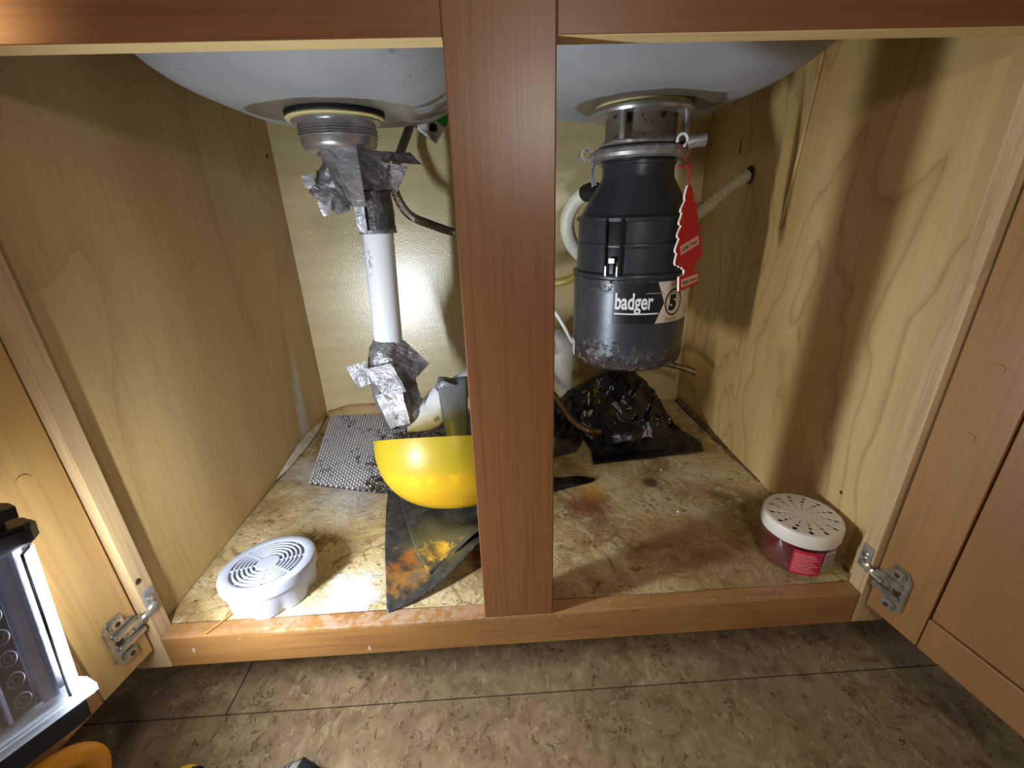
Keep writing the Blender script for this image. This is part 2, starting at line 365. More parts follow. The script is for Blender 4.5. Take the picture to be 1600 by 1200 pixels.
M['straw'] = plain('straw', sl(190, 140, 60), .7)
M['splinter'] = plain('splinter_wood', sl(196, 186, 170), .8, 0, .2, 60)
M['rusty'] = plain('rusty_screw', sl(70, 44, 30), .6, .4, .4, 200)
M['nickel'] = plain('nickel_hinge', sl(186, 182, 170), .30, .88, .25, 70)
M['blocker'] = plain('blocker', sl(120, 110, 100), .4)
M['wall'] = plain('wall_paint', sl(200, 190, 170), .8)
def led_mat():
    n = N('led_light'); e = n.node('ShaderNodeEmission'); e.inputs[0].default_value = (.84, .92, 1.0, 1); e.inputs[1].default_value = LED_STRENGTH
    n.t.links.new(e.outputs[0], n.out.inputs[0]); n.t.nodes.remove(n.b); return n.m
M['led'] = led_mat()

def inner_glow_mat():  # dim emission added to brighten the lantern's inner panel
    n = N('inner_glow'); e = n.node('ShaderNodeEmission'); e.inputs[0].default_value = (.84, .92, 1.0, 1); e.inputs[1].default_value = 12.0
    n.t.links.new(e.outputs[0], n.out.inputs[0]); n.t.nodes.remove(n.b); return n.m
M['inner_glow'] = inner_glow_mat()
# ------------------------------------------------------------------ object helpers
def empty(name, loc, label, cat, group=None):
    o = bpy.data.objects.new(name, None); COL.objects.link(o); o.location = loc; o.empty_display_size = .02
    o['label'] = label; o['category'] = cat
    if group: o['group'] = group
    return o
ROOTLOC = {}
def link(name, me, mat, parent=None, label=None, smooth=False):
    o = bpy.data.objects.new(name, me); COL.objects.link(o)
    if mat: me.materials.append(M[mat] if isinstance(mat, str) else mat)
    if smooth:
        for p in me.polygons: p.use_smooth = True
    if parent:
        o.parent = parent
        r = parent
        while r.parent: r = r.parent
        if parent is r: o.matrix_parent_inverse = Matrix.Translation(-r.location)
    if label: o['label'] = label
    return o
def tag(o, label, cat, group=None):
    o['label'] = label; o['category'] = cat
    if group: o['group'] = group
    return o
def from_bm(bm, name='m'):
    me = bpy.data.meshes.new(name); bmesh.ops.recalc_face_normals(bm, faces=bm.faces); bm.to_mesh(me); bm.free(); return me
def pyd(vs, fs, name='m', recalc=True):
    me = bpy.data.meshes.new(name); me.from_pydata([tuple(v) for v in vs], [], fs); me.update()
    if recalc:
        bm = bmesh.new(); bm.from_mesh(me); bmesh.ops.recalc_face_normals(bm, faces=bm.faces); bm.to_mesh(me); bm.free()
    return me
def autosmooth(o, ang=35):
    me = o.data
    for p in me.polygons: p.use_smooth = True
    bm = bmesh.new(); bm.from_mesh(me)
    for e in bm.edges:
        if len(e.link_faces) == 2 and e.calc_face_angle(0) > R(ang): e.smooth = False
    bm.to_mesh(me); bm.free(); return o
def box_bm(lo, hi, bev=0.0, M4=None, bm=None):
    own = bmesh.new()
    r = bmesh.ops.create_cube(own, size=1)
    lo = V(lo); hi = V(hi); c = (lo + hi) / 2; s = hi - lo
    for v in own.verts: v.co = V((v.co.x * s.x, v.co.y * s.y, v.co.z * s.z)) + c
    if bev: bmesh.ops.bevel(own, geom=list(own.edges), offset=bev, segments=2, affect='EDGES', profile=.6)
    if M4: own.transform(M4)
    if bm is None: return own
    me = bpy.data.meshes.new('t'); own.to_mesh(me); own.free(); bm.from_mesh(me); bpy.data.meshes.remove(me); return bm
def box(name, lo, hi, mat, parent=None, bev=0.0, M4=None, label=None):
    return link(name, from_bm(box_bm(lo, hi, bev, M4)), mat, parent, label)
def lathe_data(prof, c=(0, 0, 0), n=48, M4=None, cap=True, a0=0, a1=2 * PI):
    """prof: list of (r,z)"""
    vs, fs = [], []; full = abs(a1 - a0 - 2 * PI) < 1e-6; m = n if full else n + 1
    for r, z in prof:
        for i in range(m):
            a = a0 + (a1 - a0) * i / n
            p = V((r * math.cos(a), r * math.sin(a), z))
            if M4: p = M4 @ p
            vs.append(p + V(c))
    k = len(prof)
    for j in range(k - 1):
        for i in range(n):
            i2 = (i + 1) % m
            fs.append((j * m + i, j * m + i2, (j + 1) * m + i2, (j + 1) * m + i))
    if cap and full:
        if prof[0][0] > 1e-6: fs.append(tuple(range(m - 1, -1, -1)))
        if prof[-1][0] > 1e-6: fs.append(tuple((k - 1) * m + i for i in range(m)))
    return vs, fs
def lathe(name, prof, c, mat, parent=None, n=48, M4=None, label=None, ang=35, cap=True):
    vs, fs = lathe_data(prof, c, n, M4, cap)
    bm = bmesh.new()
    me = pyd(vs, fs); bm.from_mesh(me); bmesh.ops.remove_doubles(bm, verts=bm.verts, dist=1e-6); bm.to_mesh(me); bm.free()
    return autosmooth(link(name, me, mat, parent, label), ang)
def spline(pts, per=8):
    pts = [V(p) for p in pts]; out = []
    P = [pts[0] * 2 - pts[1]] + pts + [pts[-1] * 2 - pts[-2]]
    for i in range(1, len(P) - 2):
        p0, p1, p2, p3 = P[i - 1:i + 3]
        for k in range(per):
            t = k / per
            out.append(.5 * ((2 * p1) + (p2 - p0) * t + (2 * p0 - 5 * p1 + 4 * p2 - p3) * t * t + (3 * p1 - p0 - 3 * p2 + p3) * t ** 3))
    out.append(pts[-1]); return out
def tube_data(path, rad, n=14, close=False, cap=True):
    path = [V(p) for p in path]; vs, fs = [], []; L = len(path)
    prev = None
    for i, p in enumerate(path):
        if close: t = path[(i + 1) % L] - path[i - 1]
        else: t = path[min(i + 1, L - 1)] - path[max(i - 1, 0)]
        t.normalize()
        if prev is None:
            u = t.orthogonal().normalized()
        else:
            u = (prev - t * prev.dot(t)).normalized()
        prev = u; w = t.cross(u)
        r = rad(i / max(1, L - 1)) if callable(rad) else rad
        for k in range(n):
            a = 2 * PI * k / n; vs.append(p + (u * math.cos(a) + w * math.sin(a)) * r)
    for i in range(L if close else L - 1):
        j = (i + 1) % L
        for k in range(n):
            k2 = (k + 1) % n; fs.append((i * n + k, i * n + k2, j * n + k2, j * n + k))
    if cap and not close:
        fs.append(tuple(range(n - 1, -1, -1))); fs.append(tuple((L - 1) * n + k for k in range(n)))
    return vs, fs
def tube(name, path, rad, mat, parent=None, n=14, label=None, close=False, ang=40):
    vs, fs = tube_data(path, rad, n, close); return autosmooth(link(name, pyd(vs, fs), mat, parent, label), ang)
def merge(*datas):
    vs, fs = [], []
    for v, f in datas:
        o = len(vs); vs += list(v); fs += [tuple(i + o for i in q) for q in f]
    return vs, fs
def box_data(lo, hi, M4=None, bev=0):
    bm = box_bm(lo, hi, bev, M4); bm.verts.index_update(); vs = [v.co.copy() for v in bm.verts]; fs = [tuple(v.index for v in f.verts) for f in bm.faces]; bm.free(); return vs, fs
def grid(name, fn, nu, nv, mat, parent=None, label=None, thick=0.0, smooth=True):
    vs = [fn(i / nu, j / nv) for j in range(nv + 1) for i in range(nu + 1)]
    fs = [(j * (nu + 1) + i, j * (nu + 1) + i + 1, (j + 1) * (nu + 1) + i + 1, (j + 1) * (nu + 1) + i) for j in range(nv) for i in range(nu)]
    me = pyd(vs, fs, recalc=False)
    if thick:
        bm = bmesh.new(); bm.from_mesh(me); bmesh.ops.solidify(bm, geom=list(bm.faces), thickness=thick); bm.to_mesh(me); bm.free()
    return link(name, me, mat, parent, label, smooth)
def prism(name, poly, z0, z1, mat, parent=None, M4=None, label=None, bev=0):
    """poly in xy extruded z0..z1, then M4"""
    bm = bmesh.new()
    f = bm.faces.new([bm.verts.new((x, y, z0)) for x, y in poly])
    r = bmesh.ops.extrude_face_region(bm, geom=[f])
    for v in [e for e in r['geom'] if isinstance(e, bmesh.types.BMVert)]: v.co.z = z1
    if bev:
        bmesh.ops.bevel(bm, geom=[e for e in bm.edges if abs(e.verts[0].co.z - e.verts[1].co.z) < 1e-6], offset=bev, segments=2, affect='EDGES')
    if M4: bm.transform(M4)
    return link(name, from_bm(bm), mat, parent, label)
_ctr = [0]
def text_data(body, size, bold=0.0, sx=1.0, align='LEFT', spacing=1.0):
    cu = bpy.data.curves.new('txt', 'FONT'); cu.body = body; cu.size = size; cu.offset = bold; cu.align_x = align; cu.space_character = spacing
    cu.resolution_u = 4
    o = bpy.data.objects.new('txt', cu); COL.objects.link(o)
    dg = bpy.context.evaluated_depsgraph_get(); dg.update()
    me = bpy.data.meshes.new_from_object(o.evaluated_get(dg))
    vs = [V((v.co.x * sx, v.co.y, 0)) for v in me.vertices]; fs = [tuple(p.vertices) for p in me.polygons]
    bpy.data.objects.remove(o); bpy.data.curves.remove(cu); bpy.data.meshes.remove(me); return vs, fs
def lerp(a, b, t): return a + (b - a) * t
def sstep(a, b, x):
    t = max(0, min(1, (x - a) / (b - a))); return t * t * (3 - 2 * t)
def interp(tab, t):
    for (t0, *a), (t1, *b) in zip(tab, tab[1:]):
        if t <= t1:
            k = (t - t0) / (t1 - t0) if t1 > t0 else 0
            return [lerp(x, y, k) for x, y in zip(a, b)]
    return list(tab[-1][1:])

# ================================================================== SETTING
XL, XR, D, XOL, XOR, T, ZT, ZB, ZF = -.405, .408, .56, -.394, .396, .019, .529, -.045, -.152
def structure(o): o['kind'] = 'structure'; return o
floor = structure(box('floor', (-1.9, -2.2, ZF - .05), (1.9, .62, ZF - .002), 'joint'))
g = .0009
rows = [(.0115 + .914 * 0, .62, [-1.9, -.3710, .85, 1.9]), (-.903, .0115, [-1.9, -.75, .72, 1.9]), (-1.82, -.903, [-1.9, -.2, 1.9]), (-2.2, -1.82, [-1.9, .5, 1.9])]
for y0, y1, xs in rows:
    for x0, x1 in zip(xs, xs[1:]):
        box('floor_plank', (x0 + g, y0 + g, ZF - .004), (x1 - g, y1 - g, ZF), 'plank', floor, .0006)
structure(box('wall_back', (-1.9, .60, ZF), (1.9, .64, 2.2), 'wall'))

# ================================================================== SINK CABINET
cab = empty('sink_cabinet', (0, .28, ZF), 'open maple sink base cabinet with brown face frame and two doors swung wide', 'cabinet')
def side_panel(x0, x1, mat):   # notched at the toe kick
    prof = [(T, ZB), (.095, ZB), (.095, ZF), (D, ZF), (D, .69), (T, .69)]
    prism('side_panel', prof, x0, x1, mat, cab, Matrix(((0, 0, 1, 0), (1, 0, 0, 0), (0, 1, 0, 0), (0, 0, 0, 1))))
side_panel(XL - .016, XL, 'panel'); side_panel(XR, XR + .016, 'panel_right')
box('back_panel', (XL - .016, D, ZF), (XR + .016, D + .012, .69), 'back', cab, label='cream glossy back panel')
# bottom board with a tapering gap along both sides, gently warped
def bot(u, v):
    y = lerp(T + .001, D - .0015, v); gl = .001 + .007 * sstep(.15, .40, y) * (1 - .6 * sstep(.45, .56, y)); gr = .001 + .009 * sstep(.20, .50, y)
    x = lerp(XL + gl, XR - gr, u)
    z = -.0008 + .0011 * mn.noise(V((x * 9, y * 9, 0))) - .0006
    return V((x, y, min(z, 0)))
grid('bottom_panel', bot, 60, 44, 'shelf', cab, 'water stained cabinet floor board')
box('under_board', (XL, T, -.03), (XR, D, -.018), 'dark', cab)
box('toe_kick', (XL - .016, .095, ZF), (XR + .016, .11, -.03), 'dark', cab)
# peeled splinters of board edge at the left wall
def spl(u, v):
    y = lerp(.30, .53, u); w = .009 * math.sin(PI * min(1, u * 1.05)) ** .5 + .001
    return V((XL + .0015 + v * w, y, .012 * math.sin(PI * u) * (1 - v) + .002 + .002 * mn.noise(V((y * 60, v * 3, 2)))))
grid('peeled_veneer', spl, 30, 3, 'splinter', cab, 'pale strip of peeled veneer along the left wall', thick=.0012, smooth=False)
def spr(u, v):
    y = lerp(.22, .545, u); w = .0065 * sstep(0, .5, u) + .0006
    return V((XR - .001 - v * w, y, .009 * sstep(.1, .8, u) * (1 - v) + .001))
grid('peeled_veneer', spr, 24, 3, 'copper', cab, 'dark lifted board edge along the right wall', thick=.001, smooth=False)
def cv(u, v):
    x = lerp(-.40, -.19, u); return V((x, D - .002 - .012 * v, .022 * (1 - v) * (0.4 + .6 * sstep(0, .25, u)) + .001))
grid('peeled_veneer', cv, 16, 3, 'panel', cab, 'curled board edge against the back panel', thick=.0015)
# thin raised lip on the right side panel
def lip(u, v):
    z = lerp(.385, .60, v); y = lerp(.292, .272, v); w = .0012 * math.sin(PI * v) + .0010
    return V((XR - .0002 - .0022 * math.sin(PI * u), y + w * (u - .5) * 2, z))
grid('veneer_lip', lip, 6, 16, 'panel_right', cab, thick=.001)
# face frame
box('frame_stile', (XOL - .038, 0, ZB), (XOL, T, .70), 'stile_in', cab, .0008)
box('frame_stile', (XOR, 0, ZB), (XOR + .038, T, .70), 'stile_in', cab, .0008)
box('frame_stile', (-.0381, 0, 0), (.0381, T, .70), 'front', cab, .0012, label='broad brown centre stile between the two openings')
# rails: brown face skin on a raw-edged core
def rail(z0, z1, topmat, name):
    o = box(name, (XOL, 0, z0), (XOR, T, z1), 'front_x', cab, .001); return o
lo = box('bottom_rail', (XOL + .0005, 0, ZB), (XOR - .0005, T, 0.0), 'rail_low', cab, .0014, label='scuffed brown bottom rail')
for xa, xb in ((XOL, -.0381), (.0381, XOR)):
    o = box('top_rail', (xa, 0, ZT), (xb, T, .70), 'front_x', cab, .001, label='brown top rail with raw light underside')
    o.data.materials.append(M['raw'])
    for p in o.data.polygons:
        if p.normal.z < -.7: p.material_index = 1
# small holes, screws and marks on the panels
def disc(name, c, nrm, r, mat, parent, h=.001):
    q = V(nrm).to_track_quat('Z', 'Y').to_matrix().to_4x4()
    return lathe(name, [(0, -h), (r, -h), (r, h * .4), (r * .7, h), (0, h)], c, mat, parent, 12, q)
disc('screw', (XL, .535, .525), (1, 0, 0), .004, 'rusty', cab)
disc('screw', (XOL, .0055, .077), (1, 0, 0), .0032, 'rusty', cab)
disc('screw', (XR, .545, .525), (-1, 0, 0), .003, 'rusty', cab)
disc('knot', (XR, .075, .085), (-1, 0, 0), .0022, 'rusty', cab)
box('scratch', (XR - .0006, .438, .497), (XR + .001, .4395, .521), 'rusty', cab)

# doors (opened a little past square)
ANG = R(9.8)
def door(side, mats):
    stile_m, panel_m = mats
    P0 = V((.402 * side if side > 0 else -.402, -.003, -.0127))
    d = V((side * math.sin(ANG), -math.cos(ANG), 0)); n = V((-side * math.cos(ANG), -math.sin(ANG), 0))
    F = Matrix(((d.x, n.x, 0, P0.x), (d.y, n.y, 0, P0.y), (0, 0, 1, 0), (0, 0, 0, 1)))   # local: x along door, y towards inner face, z world
    W, H0, H1, TH = .372, -.0127, .545, .019
    o = box('door', (.0, -TH, H0), (.0535, 0, H1), stile_m, cab, .0015, F, label=('left' if side < 0 else 'right') + ' cabinet door opened outward')
    box('door_stile', (W - .055, -TH, H0), (W, 0, H1), stile_m, o, .0015, F)
    box('door_rail', (.0545, -TH, H0), (W - .056, 0, .0275), panel_m, o, .0012, F)
    box('door_rail', (.0545, -TH, H1 - .055), (W - .056, 0, H1), panel_m, o, .0012, F)
    box('door_panel', (.0553, -TH + .004, .0286), (W - .0577, -.0015, H1 - .0567), panel_m, o, .0012, F)
    box('door_backing', (.050, -TH + .006, .02), (W - .05, -TH + .009, H1 - .05), 'dark', o, 0, F)
    for z in ((.2862, .2203) if side > 0 else (.2273, .40)):
        prof = [(0, -.002), (.0052, -.002), (.0052, .0007), (.0050, .0009), (0, .0009)]
        lathe('dowel_plug', prof, (0, 0, 0), stile_m, o, 20, F @ Matrix.Translation((.0285, 0, z)) @ Matrix.Rotation(-PI / 2, 4, 'X'))
    # hinge: cup plate with two ears, arm knuckle, frame plate
    L = lambda *a: V(a)
    z0 = .032
    parts = []
    bm = bmesh.new()
    def pl(poly, y0, y1, bev=.0008):
        b2 = bmesh.new(); f = b2.faces.new([b2.verts.new((x, y0, z)) for x, z in poly]); r = bmesh.ops.extrude_face_region(b2, geom=[f])
        for v in [e for e in r['geom'] if isinstance(e, bmesh.types.BMVert)]: v.co.y = y1
        bmesh.ops.recalc_face_normals(b2, faces=b2.faces)
        if bev: bmesh.ops.bevel(b2, geom=list(b2.edges), offset=bev, segments=2, affect='EDGES')
        me = bpy.data.meshes.new('t'); b2.to_mesh(me); b2.free(); bm.from_mesh(me); bpy.data.meshes.remove(me)
    pl([(.0125, z0 - .027), (.027, z0 - .028), (.0335, z0 - .020), (.0335, z0 + .020), (.027, z0 + .028), (.0125, z0 + .027), (.0125, z0 + .017), (.003, z0 + .012), (-.001, z0), (.003, z0 - .012), (.0125, z0 - .017)], 0, .0026)
    pl([(.0135, z0 + .0155), (.0275, z0 + .0155), (.0275, z0 + .026), (.0135, z0 + .026)], .002, .0058, .0016)
    pl([(.0135, z0 - .026), (.0275, z0 - .026), (.0275, z0 - .0155), (.0135, z0 - .0155)], .002, .0058, .0016)
    pl([(.0005, z0 + .004), (.028, z0 + .004), (.028, z0 + .011), (.0005, z0 + .011)], .002, .0075, .0014)
    pl([(.0005, z0 - .011), (.028, z0 - .011), (.028, z0 - .004), (.0005, z0 - .004)], .002, .0075, .0014)
    pl([(-.010, z0 - .003), (.017, z0 - .003), (.017, z0 + .005), (-.010, z0 + .005)], .0025, .0052, .001)
    bm.transform(F)
    h = autosmooth(link('hinge', from_bm(bm), 'nickel', o, 'nickel hinge screwed to the door'), 30)
    bm = bmesh.new()
    for zz in (z0 + .0207, z0 - .0207):
        vs, fs = lathe_data([(0, 0), (.0026, 0), (.0026, .0006), (0, .0009)], (0, 0, 0), 12, F @ Matrix.Translation((.0205, .0056, zz)) @ Matrix.Rotation(-PI / 2, 4, 'X'))
        t = pyd(vs, fs); bm.from_mesh(t); bpy.data.meshes.remove(t)
    vs, fs = lathe_data([(0, 0), (.0038, 0), (.0038, .0008), (0, .001)], (0, 0, 0), 14, F @ Matrix.Translation((.024, .0026, z0)) @ Matrix.Rotation(-PI / 2, 4, 'X'))
    t = pyd(vs, fs); bm.from_mesh(t); bpy.data.meshes.remove(t)
    link('hinge_screws', from_bm(bm), 'rusty', o)
    # frame plate on the stile's inner side with a screw, and the arm between
    xs = XOR if side > 0 else XOL; s = -side
    bm = box_bm((xs, .002, z0 + .000), (xs + s * .0022, .015, z0 + .030), .0005) if s > 0 else box_bm((xs + s * .0022, .002, z0 + .000), (xs, .015, z0 + .030), .0005)
    link('hinge_plate', from_bm(bm), 'dull_steel', cab)
    disc('hinge_screw', (xs + s * .003, .008, z0 + .019), (s, 0, 0), .0042, 'nickel', cab, .0012)
    a0 = V((xs + s * .003, .009, z0 + .012)); a1 = F @ V((-.002, .006, z0 + .004)); a2 = F @ V((.010, .0045, z0 + .001))
    tube('hinge_arm', spline([a0, (a0 + a1) / 2 + V((s * .002, 0, .001)), a1, a2], 5), .0038, 'nickel', cab, 8)
    return o
door(-1, ('door', 'door_panel'))
door(1, ('door_right', 'door_panel'))

ct = tag(box('light_blocker', (-.47, -.03, .72), (.47, .60, .76), 'blocker', None, .004), 'plain unseen slab added above the cabinet to block light', 'light_blocker')  # out of view, added to keep light from above out of the cabinet

# ================================================================== SINK
sink = empty('double_sink', (0, .29, .54), 'grey undercoated double bowl kitchen sink hanging above the cabinet floor', 'sink')
def bowl_shape(cx, hx, hy, zb, zt, ex):
    prof = []
    rb = .085
    for r in (0.0, .25, .5, .62): prof.append((r, zb + .004 * r * r))
    for k in range(1, 11):
        a = PI / 2 * k / 10
        prof.append((None, a))
    vs, fs = [], []; n = 72
    def ring(off, z):
        # superellipse inset by (hx-off)
        for i in range(n):
            t = 2 * PI * i / n; c, s = math.cos(t), math.sin(t); e = 2 / ex
            vs.append(V((cx + math.copysign(abs(c) ** e, c) * max(hx - off, 0.001), .29 + math.copysign(abs(s) ** e, s) * max(hy - off, .001), z)))
    seq = []
    for off in (hx - .03, hx - .05, .12, .10): seq.append((off, zb + .006 * ((hx - off) / hx) ** 2))
    z1 = zb + .006 * ((hx - .10) / hx) ** 2
    for k in range(1, 11):
        a = PI / 2 * k / 10
        seq.append((.10 - .094 * math.sin(a), z1 + rb * (1 - math.cos(a))))
    seq.append((0.0, zt))
    for o_, z in seq: ring(o_, z)
    for j in range(len(seq) - 1):
        for i in range(n): fs.append((j * n + i, j * n + (i + 1) % n, (j + 1) * n + (i + 1) % n, (j + 1) * n + i))
    fs.append(tuple(range(n)))
    return vs, fs
for cx in (-.200, .200):
    vs, fs = bowl_shape(cx, .188, .205, .5415, .70, 3.6)
    autosmooth(link('sink_bowl', pyd(vs, fs), 'sink', sink, 'grey sink bowl seen from below'), 50)
box('sink_rim', (-.40, .07, .700), (.40, .52, .706), 'steel', sink, .002)

# left strainer (part of the sink)
LX, LY = -.2005, .29
st = lathe('strainer_gasket', [(0.02, .544), (.0585, .544), (.0600, .5415), (.0600, .5375), (.0585, .536), (.02, .536)], (LX, LY, 0), 'rubber', sink, 56, label='black rubber gasket under left bowl')
lathe('putty_ring', [(0.02, .536), (.0590, .536), (.0598, .5345), (.0585, .5330), (.02, .533)], (LX, LY, 0), 'putty', st, 56, label='pale yellow putty ring')
pr = [(.02, .533), (.0535, .533), (.0545, .5315), (.0525, .5300), (.0475, .5290), (.0475, .5235)]
for k in range(4):
    z = .5235 - k * .0028; pr += [(.0486, z - .0006), (.0486, z - .0014), (.0470, z - .0020), (.0470, z - .0028)]
pr += [(.0465, .511), (.0462, .506), (.0440, .5015), (.0400, .499), (.030, .4975), (.0295, .492), (0, .492)]
lathe('strainer_body', pr, (LX, LY, 0), 'steel', sink, 56, label='threaded steel strainer basket')

# ================================================================== LEFT DRAIN PIPE
dr = empty('drain_pipe', (-.175, .29, 0.10), 'white drain pipe under left bowl patched with crumpled grey duct tape', 'pipe')
PXT, PXB = (-.1685, .29, .412), (-.1765, .29, .215)
tube('tailpiece', [(LX, LY, .4975), (LX + .004, LY, .478)], .0265, 'dull_steel', dr, 28)
tube('vertical_pipe', [(-.1665, .29, .44), PXB], .0210, 'pvc_print', dr, 32, label='white straight pipe with worn print')
def crumple(path, rad, mat, name, parent, amp, sc, seed, n=26, per=6, label=None, flat=True):
    pp = spline(path, per); vs, fs = tube_data(pp, rad, n)
    L = len(pp); out = []
    for i, v in enumerate(vs):
        c = pp[min(i // n, L - 1)]; d = (v - c); l = d.length or 1; d /= l
        q = v * sc + V((seed, seed * .7, -seed))
        cell = mn.cell(q * .55); rid = abs(mn.noise(q)) * 2 - .4 + .5 * mn.noise(q * 2.3)
        out.append(v + d * amp * (rid + .5 * cell))
    o = link(name, pyd(out, fs), mat, parent, label)
    if not flat: autosmooth(o, 28)
    return o
def flap(name, cs, mat, parent, bend=.004, seed=0, nu=7, nv=7, label=None, amp=.0015):
    a, b, c, d = [V(p) for p in cs]; nrm = (b - a).cross(d - a).normalized()
    def fn(u, v):
        p = a.lerp(b, u).lerp(d.lerp(c, u), v)
        return p + nrm * (bend * math.sin(PI * u) * (.4 + .6 * v) + amp * mn.noise(p * 90 + V((seed, 0, 0))) + amp * .6 * mn.noise(p * 200))
    return grid(name, fn, nu, nv, mat, parent, label, thick=.0006, smooth=False)
# upper joint
crumple([(LX + .004, .29, .497), (-.187, .288, .478), (-.176, .288, .452), (-.1690, .29, .425), (-.1685, .29, .398)], lambda t: .0275 - .0035 * t, 'tape', 'tape_wrap', dr, .0022, 70, 3.1, label='grey tape wound around the upper joint')
crumple([(-.190, .285, .480), (-.206, .278, .462), (-.220, .272, .447), (-.228, .270, .438)], lambda t: .026 - .004 * t, 'tape', 'tape_wrap', dr, .004, 60, 8.3, label='crumpled tape lump at the left of the joint')
crumple([(-.1695, .285, .452), (-.1680, .287, .425), (-.1680, .288, .404)], lambda t: .0262 - .0015 * t, 'tape_dark', 'tape_wrap', dr, .0012, 60, 1.3, label='dark smooth tape around the pipe top')
F = lambda u, v, y: V(({}).get((u, v), (0, 0, 0)))
flap('tape_flap', [(-.214, .252, .498), (-.172, .258, .500), (-.168, .248, .432), (-.196, .240, .436)], 'tape', dr, .006, 1)
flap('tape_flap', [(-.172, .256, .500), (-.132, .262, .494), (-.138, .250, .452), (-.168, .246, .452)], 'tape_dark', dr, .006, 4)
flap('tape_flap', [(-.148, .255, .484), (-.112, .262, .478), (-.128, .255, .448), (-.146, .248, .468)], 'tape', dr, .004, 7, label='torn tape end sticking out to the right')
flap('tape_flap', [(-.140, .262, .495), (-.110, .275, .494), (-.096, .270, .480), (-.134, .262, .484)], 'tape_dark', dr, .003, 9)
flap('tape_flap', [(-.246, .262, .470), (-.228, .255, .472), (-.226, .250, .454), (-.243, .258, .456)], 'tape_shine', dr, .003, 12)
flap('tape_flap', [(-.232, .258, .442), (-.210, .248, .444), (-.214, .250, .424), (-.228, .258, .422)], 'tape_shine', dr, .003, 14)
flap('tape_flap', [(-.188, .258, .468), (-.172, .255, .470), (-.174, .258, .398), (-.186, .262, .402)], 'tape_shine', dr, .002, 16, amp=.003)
# lower joint
crumple([(-.1765, .29, .246), (-.1770, .289, .225), (-.1765, .287, .190), (-.172, .287, .160), (-.166, .288, .135), (-.150, .290, .118)], lambda t: [.0215, .0300, .0345, .0345, .0325, .030][min(5, int(t * 5.99))] if 0 else interp([(0, .0215), (.15, .029), (.35, .0345), (.7, .0345), (1, .0280)], t)[0], 'tape', 'tape_wrap', dr, .0028, 55, 5.7, label='grey tape wound around the lower elbow')
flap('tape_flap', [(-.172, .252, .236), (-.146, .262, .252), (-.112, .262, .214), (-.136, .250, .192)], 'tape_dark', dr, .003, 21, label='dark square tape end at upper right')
flap('tape_flap', [(-.205, .262, .222), (-.234, .258, .216), (-.222, .256, .182), (-.198, .255, .190)], 'tape', dr, .004, 24, label='torn tape end at left')
flap('tape_flap', [(-.206, .254, .212), (-.165, .248, .222), (-.148, .247, .178), (-.178, .248, .160)], 'tape', dr, .005, 27)
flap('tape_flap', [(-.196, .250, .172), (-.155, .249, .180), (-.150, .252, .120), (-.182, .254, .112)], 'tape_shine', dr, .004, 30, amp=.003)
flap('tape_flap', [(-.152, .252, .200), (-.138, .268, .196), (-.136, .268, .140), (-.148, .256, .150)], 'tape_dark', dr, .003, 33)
# trap and trap arm to the right, elbow and standpipe behind the stile
arm = [(-.160, .288, .117), (-.140, .290, .116), (-.122, .294, .120), (-.104, .300, .134), (-.085, .306, .148), (-.060, .316, .160), (0, .36, .172), (.07, .43, .180), (.100, .455, .180)]
tube('trap_elbow', spline(arm[:4], 6), .0265, 'pvc', dr, 28, label='white elbow fitting with barcode sticker')
tube('trap_arm', spline(arm[3:], 6), .0215, 'pvc', dr, 24)
tube('elbow_collar', [(-.108, .2985, .131), (-.098, .302, .139)], .0275, 'pvc', dr, 28)
tube('rear_elbow', spline([(.085, .452, .180), (.104, .458, .180), (.118, .461, .172), (.121, .462, .155), (.121, .462, .125)], 5), .0265, 'pvc', dr, 26, label='white elbow behind the centre stile')
tube('standpipe', [(.121, .462, .13), (.121, .462, -.02)], .0205, 'pvc_print', dr, 26)
# sticker with a barcode on the elbow
def stick(u, v):
    a = R(lerp(-42, 22, v)); t = lerp(.30, .80, u)
    pp = V(interp([(0, *arm[1]), (.5, *arm[2]), (1, *arm[3])], t)); ax = (V(arm[3]) - V(arm[1])).normalized()
    up = V((0, 0, 1)); side = ax.cross(up).normalized(); up2 = side.cross(ax).normalized()
    return pp + (side * math.cos(a) + up2 * math.sin(a)) * .0272
grid('sticker', stick, 8, 6, 'tag_white', dr)
bars = []
for k in range(9):
    def bf(u, v, k=k): return stick(.30 + k * .045 + u * (.018 + .012 * (k % 3 == 0)), .40 + .25 * v) + V((0, -.0006, .0001))
    vs = [bf(i, j) for j in (0, 1) for i in (0, 1)]; bars.append((vs, [(0, 1, 3, 2)]))
link('barcode', pyd(*merge(*bars)), 'ink_grey', dr)
